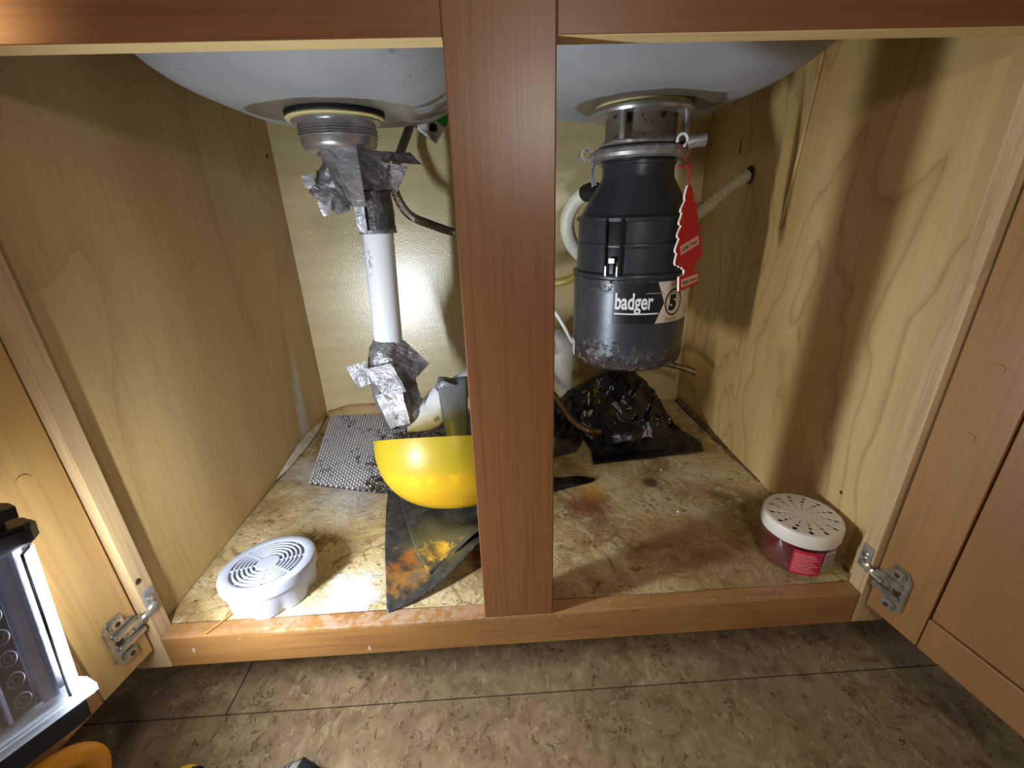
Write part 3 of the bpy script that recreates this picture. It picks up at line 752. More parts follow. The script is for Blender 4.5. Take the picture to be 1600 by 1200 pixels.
# long strip of tape hanging from the arm into the bowl
tp = spline([(-.080, .336, .140), (-.082, .324, .166), (-.083, .302, .1745), (-.083, .282, .160), (-.0815, .266, .130), (-.079, .250, .095), (-.078, .236, .062)], 5)
def strip(u, v):
    k = v * (len(tp) - 1); i = min(int(k), len(tp) - 2); c = tp[i].lerp(tp[i + 1], k - i)
    w = interp([(0, .024), (.25, .026), (.45, .024), (.6, .0215), (.85, .017), (1, .015)], v)[0]
    return c + V(((u - .5) * 2 * w, .006 * (1 - (2 * u - 1) ** 2) * -1 + .004 * mn.noise(V((v * 4, u, 3))), .003 * mn.noise(V((u * 3, v * 3, 0)))))
def trans_tape():
    n = N('hanging_tape'); n.fin(n.mix(n.noise(scale=40), sl(128, 132, 138), sl(150, 154, 158)), .38)
    tr = n.node('ShaderNodeBsdfTranslucent'); n.put(tr.inputs[0], sl(190, 196, 190)); m = n.node('ShaderNodeMixShader'); m.inputs[0].default_value = .35
    n.t.links.new(n.b.outputs[0], m.inputs[1]); n.t.links.new(tr.outputs[0], m.inputs[2]); n.t.links.new(m.outputs[0], n.out.inputs[0]); return n.m
M['tape_hang'] = trans_tape()
grid('tape_strip', strip, 8, 40, 'tape_hang', dr, 'long grey tape strip hanging into the yellow bowl', thick=.0007)
flap('tape_flap', [(-.116, .284, .170), (-.096, .281, .178), (-.078, .281, .170), (-.094, .282, .158)], 'tape', dr, .003, 44)

# ================================================================== BRAIDED SUPPLY HOSE + TAG
bh = empty('braided_supply_hose', (-.15, .45, .42), 'braided grey supply hose curving behind the left drain', 'hose')
tube('hose', spline([(-.136, .515, .60), (-.138, .505, .57), (-.1525, .462, .522), (-.1680, .445, .482), (-.168, .44, .458), (-.150, .44, .422), (-.112, .44, .403), (-.070, .445, .388), (-.03, .46, .378), (0, .50, .372), (0, .545, .372)], 10), .0072, 'braid', bh, 16)
tube('hose_fitting', [(0, .540, .372), (0, .560, .372)], .011, 'steel', bh, 16)
TQ = [V((-.0998, .505, .5334)), V((-.0711, .505, .5713)), V((-.1089, .505, .600)), V((-.1376, .505, .5622))]
def tq(u, v, dy=0): p = TQ[0].lerp(TQ[1], u).lerp(TQ[3].lerp(TQ[2], u), v); return p + V((0, dy + .002 * math.sin(u * 4), 0))
ht = grid('tag', tq, 8, 8, 'tag_white', bh, 'white paper tag with green corner', thick=.0004)
grid('tag_band', lambda u, v: tq(lerp(.62, 1, u), v, -.0010), 6, 6, 'green', ht)
lathe('tag_seal', [(0, 0), (.0070, 0), (0, .0004)], tq(.38, .36, -.0012), 'ink_black', ht, 20, Matrix.Rotation(PI / 2, 4, 'X'))
for k in range(3): grid('lettering', lambda u, v, k=k: tq(.06 + .06 * k + .02 * v, lerp(.1, .7 - .1 * k, u), -.0012), 4, 1, 'ink_grey', ht)
tube('tag_string', [tq(.9, .9), (-.130, .513, .604)], .0008, 'cord', bh, 6)

# ================================================================== GARBAGE DISPOSAL
DX, DY = .1925, .295
dp = empty('garbage_disposal', (DX, DY, .20), 'black garbage disposal with rusty bottom hanging under the right bowl', 'disposal')
c0 = (DX, DY, 0)
lathe('motor_shell', [(0, .1985), (.055, .1990), (.072, .2015), (.0795, .2065), (.0822, .214), (.0825, .225), (.0825, .327), (.0832, .331), (.081, .3335), (0, .3335)], c0, 'shell', dp, 72, label='dark metal motor shell crusted with rust at the bottom')
lathe('upper_housing', [(0, .333), (.0845, .333), (.0850, .3365), (.0840, .3385), (.0795, .339), (.0785, .371), (.0800, .3725), (.0805, .375), (.0800, .377), (.0785, .378), (.0780, .404), (.0812, .405), (.0815, .409), (.080, .4105), (.0755, .412), (.0490, .4555), (.0478, .460), (.0475, .472), (.0495, .473), (.0495, .476), (.0470, .4765), (.0470, .4785), (.0500, .479), (.0500, .482), (0, .482)], c0, 'black_plastic', dp, 72, label='black plastic upper housing')
# bracket rib on the front of the housing
def cyl(a, r, z): return V((DX + r * math.cos(a), DY + r * math.sin(a), z))
PHI = math.atan2(-.645, -.204)
def arcbox(a0, a1, r0, r1, z0, z1, n=5):
    vs, fs = [], []
    for i in range(n + 1):
        a = lerp(a0, a1, i / n)
        vs += [cyl(a, r0, z0), cyl(a, r1, z0), cyl(a, r1, z1), cyl(a, r0, z1)]
    for i in range(n):
        b = i * 4
        for k in range(4): fs.append((b + k, b + (k + 1) % 4, b + 4 + (k + 1) % 4, b + 4 + k))
    fs += [(0, 1, 2, 3), (n * 4 + 3, n * 4 + 2, n * 4 + 1, n * 4)]
    return vs, fs
ra = PHI + R(-17)
link('housing_rib', pyd(*merge(arcbox(ra - R(8), ra - R(6.4), .077, .0845, .339, .408), arcbox(ra + R(6.4), ra + R(8), .077, .0845, .339, .408), arcbox(ra - R(1.8), ra + R(1.8), .077, .0850, .340, .352), arcbox(ra - R(6.4), ra + R(6.4), .077, .0800, .352, .408))), 'black_gloss', dp)
link('housing_screw', pyd(*merge(arcbox(ra - R(2.5), ra + R(2.5), .079, .0865, .354, .360), arcbox(ra - R(6), ra - R(4.5), .079, .0865, .337, .350), arcbox(ra + R(4.5), ra + R(6), .079, .0865, .337, .350))), 'steel', dp)
# clamp ring with curled ends
lathe('clamp_ring', [(.046, .4800), (.0600, .4790), (.0645, .4815), (.0660, .4855), (.0645, .4900), (.0590, .4930), (.046, .4935)], c0, 'dull_steel', dp, 56, label='cast metal clamp ring')
aL = PHI - R(84); aR = PHI + R(62)
curl = [cyl(aL, .063, .4845) + V((-.0075 + .0078 * math.cos(t), -.002, .0045 + .0078 * math.sin(t))) for t in [R(-75 + 330 * k / 18) for k in range(19)]]
def ribbon(path, w, th):
    vs, fs = [], []
    for i, p in enumerate(path):
        t = (path[min(i + 1, len(path) - 1)] - path[max(0, i - 1)]).normalized(); nn = t.cross(V((0, 1, 0))).normalized()
        for a, b in ((-1, -1), (1, -1), (1, 1), (-1, 1)): vs.append(p + V((0, a * w / 2, 0)) + nn * b * th / 2)
    for i in range(len(path) - 1):
        for k in range(4): fs.append((i * 4 + k, i * 4 + (k + 1) % 4, i * 4 + 4 + (k + 1) % 4, i * 4 + 4 + k))
    fs += [(0, 1, 2, 3), tuple(len(path) * 4 - 1 - k for k in range(4))]
    return vs, fs
autosmooth(link('clamp_ear', pyd(*ribbon(curl, .013, .0036)), 'dull_steel', dp), 50)
ear = cyl(aR, .064, .492)
tube('clamp_ear', spline([ear, ear + V((.008, -.002, .003)), ear + V((.022, -.004, .004))], 4), .0075, 'dull_steel', dp, 12)
hookp = cyl(PHI + R(44), .071, .4945)
tube('wire_hook', [hookp + V((.0062 * math.cos(t), -.001, .0070 * math.sin(t))) for t in [R(-70 + 270 * k / 14) for k in range(15)]], .0017, 'pvc', dp, 8, 'small pale wire hook')
# lobed mount plate, collar, bolts and upper flange
def lob(a): return .0535 + .010 * max(0, math.cos(1.5 * (a - ra) )) ** 6 if 0 else .053 + .011 * max(max(0, math.cos(a - q)) ** 14 for q in (PHI - R(22), PHI + R(75), PHI + R(190)))
vs, fs = [], []; nn = 72
for z, k in ((.4945, .90), (.4955, 1.0), (.4985, 1.0), (.5005, .95), (.5040, .86)):
    for i in range(nn):
        a = 2 * PI * i / nn; vs.append(cyl(a, lob(a) * k, z))
for j in range(4):
    for i in range(nn): fs.append((j * nn + i, j * nn + (i + 1) % nn, (j + 1) * nn + (i + 1) % nn, (j + 1) * nn + i))
fs += [tuple(range(nn)), tuple(4 * nn + i for i in range(nn))]
autosmooth(link('mount_plate', pyd(vs, fs), 'dull_steel', dp, 'grey cast mounting plate'), 40)
lathe('collar', [(.02, .500), (.0465, .500), (.0475, .504), (.0455, .507), (.0455, .5285), (.0480, .530), (.02, .530)], c0, 'spotted', dp, 48, label='corroded spotted collar')
lathe('backup_flange', [(.03, .5290), (.060, .5290), (.0655, .5305), (.0665, .5335), (.0655, .5365), (.060, .5385), (.03, .5385)], c0, 'steel', dp, 56)
lathe('sink_flange_gasket', [(.03, .5385), (.060, .5385), (.060, .5425), (.03, .5425)], c0, 'putty', dp, 48)
for a in (PHI - R(22), PHI + R(75), PHI + R(190)):
    p = cyl(a, .0575, .5)
    tube('mount_bolt', [p + V((0, 0, -.002)), p + V((0, 0, .034))], .0042, 'dull_steel', dp, 12)
# label wrapped round the shell
def wrap(s, z, r=.0832):
    a = PHI + s / .0825; return V((DX + r * math.cos(a), DY + r * math.sin(a), z))
zl0, zl1 = .2735, .3290
s0, s1, sm = R(-14) * .0825, R(88) * .0825, R(28) * .0825
lab = grid('label', lambda u, v: wrap(lerp(s0, s1, u), lerp(zl0, zl1, v), .0829), 40, 2, 'label_white', dp, 'curved maker label, black and cream')
grid('label_panel', lambda u, v: wrap(lerp(s0, sm + .0115 * (1 - abs(2 * v - 1)) - .003, u), lerp(zl0, zl1, v), .0831), 30, 12, 'label_black', lab)
def wtext(body, size, s, z, mat, r=.0834, **kw):
    vs, fs = text_data(body, size, **kw); vs = [wrap(s + v.x, z + v.y, r) for v in vs]
    return link('lettering', pyd(vs, fs, recalc=False), mat, lab)
wtext('badger', .0305, R(-12.5) * .0825, .2940, 'ink_white', bold=.0007, sx=.60)
grid('lettering', lambda u, v: wrap(lerp(R(-12.5) * .0825, .0410, u), lerp(.2865, .2884, v), .0834), 14, 1, 'ink_white', lab)
grid('lettering', lambda u, v: wrap(.022 + u * .022, .3140 + v * .0016, .0834), 8, 1, 'ink_grey', lab)
cs, cz = .0655, .3005
ring = []; vsr = []; fsr = []
for i in range(40):
    t = 2 * PI * i / 40
    for rr in (.0144, .0165): vsr.append(wrap(cs + rr * .95 * math.cos(t), cz + rr * 1.12 * math.sin(t), .0834))
for i in range(40):
    j = (i + 1) % 40; fsr.append((i * 2, i * 2 + 1, j * 2 + 1, j * 2))
link('lettering', pyd(vsr, fsr, recalc=False), 'ink_black', lab)
wtext('5', .0260, cs - .0082, cz - .0093, 'ink_black', bold=.0018, sx=.98)
for k, (s, z, w) in enumerate(((.058, .3235, .024), (.062, .3258, .018))): grid('lettering', lambda u, v, s=s, z=z, w=w: wrap(s + u * w, z + v * .0012, .0834), 6, 1, 'ink_red', lab)
for k in range(3): grid('lettering', lambda u, v, k=k: wrap(.050 + k * .001 + u * .024, .2755 + k * .0017 + v * .0006, .0834), 6, 1, 'ink_grey', lab)
for k in range(3): grid('lettering', lambda u, v, k=k: wrap(.096 + u * .012, .281 + k * .002 + v * .0008, .0834), 4, 1, 'ink_grey', lab)
# rating sticker low on the left
sa = R(-72) * .0825
rs = grid('rating_sticker', lambda u, v: wrap(sa + lerp(-.008, .010, u), lerp(.2135, .2360, v) - .004 * u, .0834), 8, 4, 'tag_white', dp, 'small white rating sticker low on the shell')
for k in range(5): grid('lettering', lambda u, v, k=k: wrap(sa + lerp(-.006, .008, u), .2160 + .0035 * k + v * .001 - .004 * u, .0837), 4, 1, 'ink_grey', rs)
# rubber inlet elbow + worm clamp
tube('inlet_boot', spline([(.165, .345, .438), (.150, .372, .446), (.141, .389, .4435)], 5), .0130, 'rubber', dp, 18, label='black rubber inlet boot')
clampP = [(.1515, .362, .440), (.1475, .358, .452), (.1440, .356, .470), (.1465, .352, .4835)]
cp = [V(p) for p in spline(clampP, 5)]; vs, fs = [], []
for p in cp:
    for a, b in ((-1, -1), (1, -1), (1, 1), (-1, 1)): vs.append(p + V((a * .0036, b * .0007 - a * .001, 0)))
for i in range(len(cp) - 1):
    for k in range(4): fs.append((i * 4 + k, i * 4 + (k + 1) % 4, i * 4 + 4 + (k + 1) % 4, i * 4 + 4 + k))
fs += [(0, 1, 2, 3), tuple(len(cp) * 4 - 1 - k for k in range(4))]
link('worm_clamp', pyd(vs, fs), 'steel', dp, 'upright end of a perforated hose clamp')
vs, fs = [], []
for i in range(1, len(cp) - 1):
    v, f = box_data(cp[i] + V((-.0022, -.0012, -.0006)), cp[i] + V((.0022, -.0006, .0006))); vs, fs = merge((vs, fs), (v, f))
link('clamp_slots', pyd(vs, fs), 'ink_black', dp)

# ================================================================== HOSES, CORD, TUBES
dh = empty('dishwasher_hose', (.14, .43, .40), 'milky white drain hose looping down behind the black disposal', 'hose')
tube('hose', spline([(.145, .384, .444), (.136, .394, .440), (.126, .404, .430), (.1175, .412, .410), (.119, .420, .385), (.131, .428, .360), (.15, .435, .345), (.20, .44, .335)], 8), .0118, 'hose_white', dh, 18)
wh = empty('wall_hose', (.40, .40, .46), 'beige ribbed hose running from a hole in the right wall', 'hose')
rb = lambda t: .0098 + .0011 * math.sin(t * 2 * PI * 30)
tube('hose', spline([(.235, .435, .345), (.27, .43, .360), (.31, .42, .383), (.345, .412, .412), (.380, .402, .445), (.407, .397, .464)], 26), rb, 'hose_beige', wh, 16)
lathe('hole_edge', [(.0098, -.0015), (.0128, -.0015), (.0136, .0005), (.0118, .002), (.0100, .001)], (XR - .001, .3965, .4635), 'rusty', wh, 24, Matrix.Rotation(-PI / 2, 4, 'Y'), label='ragged hole rim')
gh = empty('yellow_hose', (.09, .42, .305), 'yellowed green hose passing behind the disposal beside the stile', 'hose')
tube('hose', spline([(.0, .45, .285), (.05, .43, .296), (.0975, .41, .302), (.126, .40, .311), (.17, .40, .335), (.215, .43, .342)], 8), .0072, 'hose_green', gh, 14)
wc = empty('power_cord', (.09, .40, .25), 'thin white cord sloping down to the disposal bottom', 'cord')
tube('cord', spline([(0, .50, .33), (.05, .42, .305), (.085, .36, .268), (.103, .352, .240), (.1185, .347, .212), (.130, .342, .206)], 8), .0032, 'cord', wc, 10)
t1 = empty('copper_tube', (.10, .40, .09), 'tarnished bent tube curving down onto the black bag near the stile', 'tube')
tube('tube', spline([(.03, .44, .150), (.07, .42, .118), (.0975, .398, .0895), (.114, .372, .066), (.130, .352, .052), (.150, .340, .044), (.172, .345, .038)], 8), .0055, 'copper', t1, 12)
t2 = empty('copper_tube', (.30, .40, .14), 'tarnished tube end poking out above the black bag below the disposal', 'tube')
tube('tube', spline([(.195, .445, .085), (.225, .435, .118), (.262, .42, .142), (.30, .403, .1455), (.335, .388, .1400), (.3535, .379, .1345)], 8), .0056, 'copper', t2, 12)
tube('tube_stub', [(.352, .3795, .135), (.3525, .378, .126)], .0022, 'copper', t2, 8)

# ================================================================== TREE AIR FRESHENER
tr = empty('tree_air_freshener', (.226, .205, .44), 'red tree shaped air freshener dangling from a string beside the disposal', 'air freshener')
half = [(.0018, 1.0), (.0040, .965), (.0062, .915), (.0068, .880), (.0058, .870), (.0088, .835), (.0118, .800), (.0128, .770), (.0105, .755), (.0128, .715), (.0150, .680), (.0150, .655), (.0120, .640), (.0155, .600), (.0180, .560), (.0172, .535), (.0150, .525), (.0180, .480), (.0212, .430), (.0208, .400), (.0186, .385), (.0206, .345), (.0220, .300), (.0205, .270), (.0165, .262), (.0150, .240), (.0118, .238), (.0108, .215), (.0078, .200), (.0078, .150), (.0160, .148), (.0165, .0)]
HT = .121
poly = [(x * 1.42, z * HT) for x, z in half]; poly = poly + [(-x, z) for x, z in reversed(poly)]
# tree plane: x to the right, y up; thickness towards camera
TF = Matrix.Translation((.2395, .200, .3235)) @ Matrix.Rotation(R(-7), 4, 'Y') @ Matrix.Rotation(R(36), 4, 'Z') @ Matrix.Rotation(PI / 2, 4, 'X')
card = prism('tree_card', poly, -.0016, .0010, 'tree_edge', tr, TF, 'white card edge')
prism('tree_face', poly, .0010, .0013, 'tree_red', tr, TF)
def flat_rect(x0, x1, y0, y1, z, rot=0):
    c = V(((x0 + x1) / 2, (y0 + y1) / 2, z)); m = Matrix.Rotation(rot, 3, 'Z'); return [TF @ (c + m @ V((x - c.x, y - c.y, 0))) for x, y in ((x0, y0), (x1, y0), (x1, y1), (x0, y1))]
pl_ = link('name_plate', pyd(flat_rect(-.0210, .0210, .0465, .0575, .0016, R(9)), [(0, 1, 2, 3)], recalc=False), 'tree_pink', tr)
def ttext(body, size, x, y, rot, sx, par):
    vs, fs = text_data(body, size, bold=.0001, sx=sx, align='CENTER'); m = Matrix.Rotation(rot, 3, 'Z')
    link('lettering', pyd([TF @ (m @ v + V((x, y, .0019))) for v in vs], fs, recalc=False), 'ink_black', par)
ttext('Little Trees', .0072, 0, .0497, R(9), 1.02, pl_)
p2 = link('name_plate', pyd(flat_rect(-.0195, .0195, .0035, .0135, .0016), [(0, 1, 2, 3)], recalc=False), 'tree_pink', tr)
ttext('Wild Cherry', .0066, 0, .0060, 0, 1.0, p2)
topT = TF @ V((0, HT * .985, .0005))
tube('string', spline([topT, topT + V((-.004, .004, .026)), hookp + V((-.006, -.003, -.004))], 6), .0007, 'string', tr, 6)
tube('string', spline([topT, topT + V((.000, .004, .026)), hookp + V((.005, -.003, -.004))], 6), .0007, 'string', tr, 6)
kn = topT + V((-.0035, .003, .022))
tube('string_knot', spline([kn + V((.004, 0, 0)), kn + V((-.001, -.001, .001)), kn + V((-.006, 0, -.001)), kn + V((-.011, .001, .001))], 4), .0012, 'string', tr, 6)

# ================================================================== TRASH BAG PIECES
def bagsheet(name, rows, seed, amp, label, hem=.0):
    def fn(u, v):
        xl, yl, xr, yr, zl, zm, zr, sp = interp(rows, v)
        x = lerp(xl, xr, u); y = lerp(yl, yr, u)
        if u < sp: z = lerp(zl, zm, sstep(0, 1, u / sp))
        else: z = lerp(zm, zr, sstep(0, 1, (u - sp) / (1 - sp)))
        q = V((x * 19, y * 13, z * 15)) + V((seed, seed * 2, 0))
        rid = (1 - abs(mn.noise(q)) * 2.2) * .6 + (1 - abs(mn.noise(q * 2.1 + V((5, 1, 2)))) * 2.2) * .38 + (1 - abs(mn.noise(q * 4.6 + V((1, 7, 2)))) * 2.2) * .14
        k = amp * (sstep(0.004, .05, z) * .95 + .05) * sstep(0, .06, u) * sstep(0, .06, 1 - u)
        z2 = z + k * (rid - .35); y2 = y - k * .6 * mn.noise(q * 1.3 + V((9, 9, 9))); x2 = x + k * .7 * mn.noise(q * 1.1)
        return V((x2, y2, max(z2, .0012)))
    return grid(name, fn, 120, 110, 'bag', None, None, thick=.0008)
rows = [(0, .150, .293, .357, .314, .002, .002, .003, .5), (.04, .151, .298, .358, .317, .004, .004, .006, .5), (.16, .153, .318, .360, .330, .004, .006, .012, .6), (.28, .156, .338, .354, .345, .006, .020, .016, .5),
        (.38, .152, .358, .338, .358, .012, .055, .022, .52), (.50, .132, .380, .325, .372, .030, .088, .032, .55), (.64, .108, .408, .312, .392, .042, .112, .052, .60), (.76, .088, .430, .305, .410, .054, .128, .070, .68), (.84, .082, .445, .305, .425, .058, .128, .066, .70), (.92, .082, .475, .315, .455, .045, .080, .03, .7), (1, .085, .510, .330, .49, .004, .006, .003, .7)]
b1 = bagsheet('trash_bag', rows, 3.3, .019, '')
tag(b1, 'glossy black plastic bag draped in a crumpled peak under the disposal', 'bag')
rows2 = [(0, .055, .310, .128, .338, .003, .004, .003, .5), (.15, .050, .330, .140, .348, .016, .022, .012, .45), (.4, .045, .360, .146, .362, .040, .050, .024, .4), (.7, .045, .395, .140, .385, .056, .066, .035, .4), (1, .045, .430, .120, .415, .052, .058, .03, .4)]
b2 = bagsheet('trash_bag', rows2, 8.1, .014, ''); tag(b2, 'dark crumpled bag fold under the bent tube beside the centre stile', 'bag')
rows3 = [(0, .0, .196, .1385, .2435, .002, .002, .0015, .5), (.2, .0, .202, .143, .2475, .010, .010, .002, .4), (.5, .0, .215, .142, .2515, .020, .018, .003, .35), (.8, .0, .235, .128, .258, .016, .014, .003, .35), (1, .0, .250, .112, .262, .003, .003, .002, .4)]
b3 = bagsheet('plastic_scrap', rows3, 5.2, .012, ''); tag(b3, 'small torn black plastic scrap lying in front of the bags by the stile', 'scrap')

# ================================================================== WOVEN MAT (strands woven over and under)
wm = empty('woven_mat', (-.22, .38, 0), 'grey woven shelf mat powdered with white residue under the left drain', 'mat')
def bil(u, v): # u left->right, v back->front
    a, b, c, d = V((-.394, .552, 0)), V((.02, .535, 0)), V((.01, .205, 0)), V((-.3405, .281, 0))
    p = a.lerp(b, u).lerp(d.lerp(c, u), v); p.y += -.010 * math.sin(PI * u) * v; p.x += -.012 * math.sin(PI * v) * (1 - u) * 0
    return p
NU, NV = 72, 60
vs, fs = [], []
def strand(pts, wv, hdir=V((0, 0, 1))):
    global vs, fs
    b = len(vs)
    for p, w in pts: vs.append(p - w); vs.append(p + w)
    for i in range(len(pts) - 1): fs.append((b + i * 2, b + i * 2 + 1, b + i * 2 + 3, b + i * 2 + 2))
for i in range(NU):
    u = (i + .5) / NU; pts = []
    for j in range(NV + 1):
        v = j / NV; p = bil(u, v); dw = (bil(min(1, u + .002), v) - bil(u - .002, v)).normalized() * (bil(1, v) - bil(0, v)).length / NU * .31
        z = .0030 + .0011 * (1 if (i + j) % 2 else -1); pts.append((p + V((0, 0, z)), dw))
    strand(pts, 0)
for j in range(NV):
    v = (j + .5) / NV; pts = []
    for i in range(NU + 1):
        u = i / NU; p = bil(u, v); dw = (bil(u, min(1, v + .002)) - bil(u, v - .002)).normalized() * (bil(u, 1) - bil(u, 0)).length / NV * .31
        z = .0030 + .0011 * (-1 if (i + j) % 2 else 1); pts.append((p + V((0, 0, z)), dw))
    strand(pts, 0)
o = link('weave', pyd(vs, fs, recalc=False), 'woven', wm); o['kind'] = 'stuff'
grid('backing', lambda u, v: bil(u, v) + V((0, 0, .0012)), 12, 12, 'woven_base', wm, thick=-.0006)

# ================================================================== BLACK STAINED SHEET
bs = empty('black_sheet', (-.12, .12, 0), 'black plastic sheet stained orange and yellow beneath the yellow bowl', 'sheet')
def bsf(u, v): # u: left->right, v: back->front
    L_ = interp([(0, -.200, .255), (.25, -.193, .205), (.55, -.176, .120), (1, -.1497, .0127)], v)
    R_ = interp([(0, -.02, .235), (.35, -.02, .185), (.7, -.028, .130), (1, -.035, .098)], v)
    x = lerp(L_[0], R_[0], u); y = lerp(L_[1], R_[1], u)
    y -= .012 * math.sin(PI * u) * sstep(.5, 1, v)
    z = .002 + .024 * sstep(.15, 1.0, u) * sstep(.45, 1, v) + .003 * mn.noise(V((x * 30, y * 30, 1))) * sstep(.02, .2, u)
    return V((x, y, max(z, .0015)))
grid('sheet', bsf, 40, 40, 'blacksheet', bs, thick=.0012)
def bsg(u, v):
    L_ = interp([(0, -.178, .235), (.35, -.163, .185), (.7, -.139, .120), (1, -.108, .058)], v)
    R_ = interp([(0, -.02, .235), (.35, -.02, .188), (.7, -.030, .140), (1, -.038, .108)], v)
    x = lerp(L_[0], R_[0], u); y = lerp(L_[1], R_[1], u); y -= .006 * math.sin(PI * u) * sstep(.6, 1, v) * -1
    p = bsf(min(1, max(0, u * .8 + .2)), v)
    z = .006 + .024 * sstep(.2, 1, u) * sstep(.45, 1, v) + .004 * sstep(.5, 1, v) + .003 * mn.noise(V((x * 34, y * 34, 4)))
    return V((x, y, z))
grid('folded_layer', bsg, 30, 30, 'blacksheet', bs, 'upper folded layer of the sheet', thick=.0012)

# ================================================================== YELLOW BOWL
yb = empty('yellow_bowl', (-.085, .185, .006), 'translucent yellow plastic bowl tilted back and holding the drips', 'bowl')
BR, BH = .112, .098
prof_o = [(0.0001, 0)] + [(BR * math.sin(PI / 2 * t) ** .82 , BH * (1 - math.cos(PI / 2 * t) ** .92)) for t in [k / 18 for k in range(1, 19)]]
prof_i = [(max(0.0001, r - .0022), max(.0022, z + (.002 if z < BH * .9 else 0))) for r, z in reversed(prof_o)]
BF = Matrix.Translation((-.0795, .1585, .0312)) @ Matrix.Rotation(R(-30), 4, 'X')
# the tilt rests the rounded bottom on the sheet; local z is the bowl axis
lathe('bowl_shell', prof_o + prof_i, (0, 0, 0), 'bowl', yb, 72, BF, ang=60, cap=False)
cf = [(0.0001, .003)] + [(BR * math.sin(PI / 2 * t) ** .82 - .003, BH * (1 - math.cos(PI / 2 * t) ** .92) + .0015) for t in [k / 14 for k in range(1, 11)]]
vs, fs = lathe_data(cf + [(cf[-1][0] * .6, cf[-1][1] + .003), (0.0001, cf[-1][1] + .002)], (0, 0, 0), 56, None, False)
vs = [BF @ V((v.x, v.y, v.z + (.011 * mn.noise(V((v.x * 55, v.y * 55, 2))) if v.z > cf[-1][1] * .8 else 0))) for v in vs]
link('contents', pyd(vs, fs), 'residue', yb, 'bright yellow residue in the bowl', smooth=True)

# ================================================================== WHITE SLOTTED PUCK
pk = empty('vent_puck', (-.2985, .056, 0), 'round white slotted vent canister on the cabinet floor at front left', 'vent canister')
PC = V((-.2985, .0565, 0)); RO = .0575
lathe('lid_rim', [(.0440, .0395), (.0440, .0440), (.0455, .0450), (.0535, .0450), (.0562, .0435), (.0575, .0405), (.0575, .0310), (.0560, .0295), (.0440, .0295)], PC, 'white_plastic', pk, 80)
lathe('lid_hub', [(0.0001, .036), (.0145, .036), (.0145, .0440), (.0135, .0447), (0.0001, .0447)], PC, 'white_plastic', pk, 40)
for k in range(5):
    r = .0188 + k * .00515
    lathe('vent_ring', [(r - .0014, .0375), (r + .0014, .0375), (r + .0014, .0440), (r + .0007, .0446), (r - .0007, .0446), (r - .0014, .0440), (r - .0014, .0375)], PC, 'white_plastic', pk, 64)
for k in range(8):
    a = 2 * PI * k / 8 + .25
    m = Matrix.Translation(PC) @ Matrix.Rotation(a, 4, 'Z'); box('vent_spoke', (.013, -.0011, .0370), (.0450, .0011, .0438), 'white_plastic', pk, .0003, m)
lathe('lid_floor', [(0.0001, .0345), (.0450, .0345), (.0450, .0362), (0.0001, .0362)], PC, 'white_plastic', pk, 40)
vs, fs = [], []; nn = 96
for z, k in ((0.0005, 1.0), (.0015, 1.0), (.012, .6), (.0295, 0.0), (.0300, 0.0)):
    for i in range(nn):
        a = 2 * PI * i / nn; sc = abs(math.sin(a * 4 + .6)); r = .0545 - .0065 * k * (1 - sc ** .7) - .0015 * k
        vs.append(PC + V((r * math.cos(a), r * math.sin(a), z)))
for j in range(4):
    for i in range(nn): fs.append((j * nn + i, j * nn + (i + 1) % nn, (j + 1) * nn + (i + 1) % nn, (j + 1) * nn + i))
fs += [tuple(range(nn)), tuple(4 * nn + i for i in range(nn))]
autosmooth(link('scalloped_base', pyd(vs, fs), 'white_plastic', pk, 'scalloped white base'), 40)

for ch in pk.children:      # the lid slants: higher at its front right edge; the foot stays flat on the floor
    for v in ch.data.vertices:
        x, y, z = (v.co - PC) * .93
        v.co = PC + V((x, y + .0075, z * (.93 + .17 * (x * .45 - y * .89) / RO)))
    ch.data.update()

# ================================================================== GEL JAR
jr = empty('gel_jar', (.3565, .0635, 0), 'pink gel air freshener jar with perforated white cap near right hinge', 'jar')
JC = V((.3580, .0660, 0))
lathe('jar_glass', [(0.0001, .0006), (.036, .0006), (.0405, .003), (.0420, .008), (.0420, .046), (.040, .049), (.0385, .049), (.0400, .045), (.0400, .008), (.038, .005), (0.0001, .004)], JC, 'jar_clear', jr, 64, cap=False)
lathe('gel', [(0.0001, .0045), (.0375, .0048), (.0394, .009), (.0394, .0425), (0.0001, .0425)], JC, 'gel', jr, 48)
cap_prof = [(.0395, .0450), (.0432, .0450), (.0436, .0462), (.0436, .0600), (.0424, .0625), (.0400, .0632)]
cap = lathe('cap', cap_prof + [(.0395, .0600), (.0395, .0450)], JC, 'cap_white', jr, 64, cap=False, label='white cap with radial rows of holes')
# perforated top disc: real holes
holes = []
for k in range(13):
    a = 2 * PI * k / 13
    for r, s in ((.0345, .0033), (.0270, .0028), (.0206, .0022), (.0154, .0018), (.0110, .0014), (.0074, .0010)):
        aa = a + (.0345 - r) * 4
        holes.append((r * math.cos(aa), r * math.sin(aa), s, aa))
cu = bpy.data.curves.new('capcurve', 'CURVE'); cu.dimensions = '2D'; cu.fill_mode = 'BOTH'; cu.extrude = .0011
def addpoly(pts):
    s = cu.splines.new('POLY'); s.points.add(len(pts) - 1); s.use_cyclic_u = True
    for q, (x, y) in zip(s.points, pts): q.co = (x, y, 0, 1)
addpoly([(.0405 * math.cos(2 * PI * i / 64), .0405 * math.sin(2 * PI * i / 64)) for i in range(64)])
for hx, hy, s, aa in holes:
    addpoly([(hx + s * 1.25 * math.cos(t) * math.cos(aa) - s * .85 * math.sin(t) * math.sin(aa), hy + s * 1.25 * math.cos(t) * math.sin(aa) + s * .85 * math.sin(t) * math.cos(aa)) for t in [2 * PI * i / 10 for i in range(10)]])
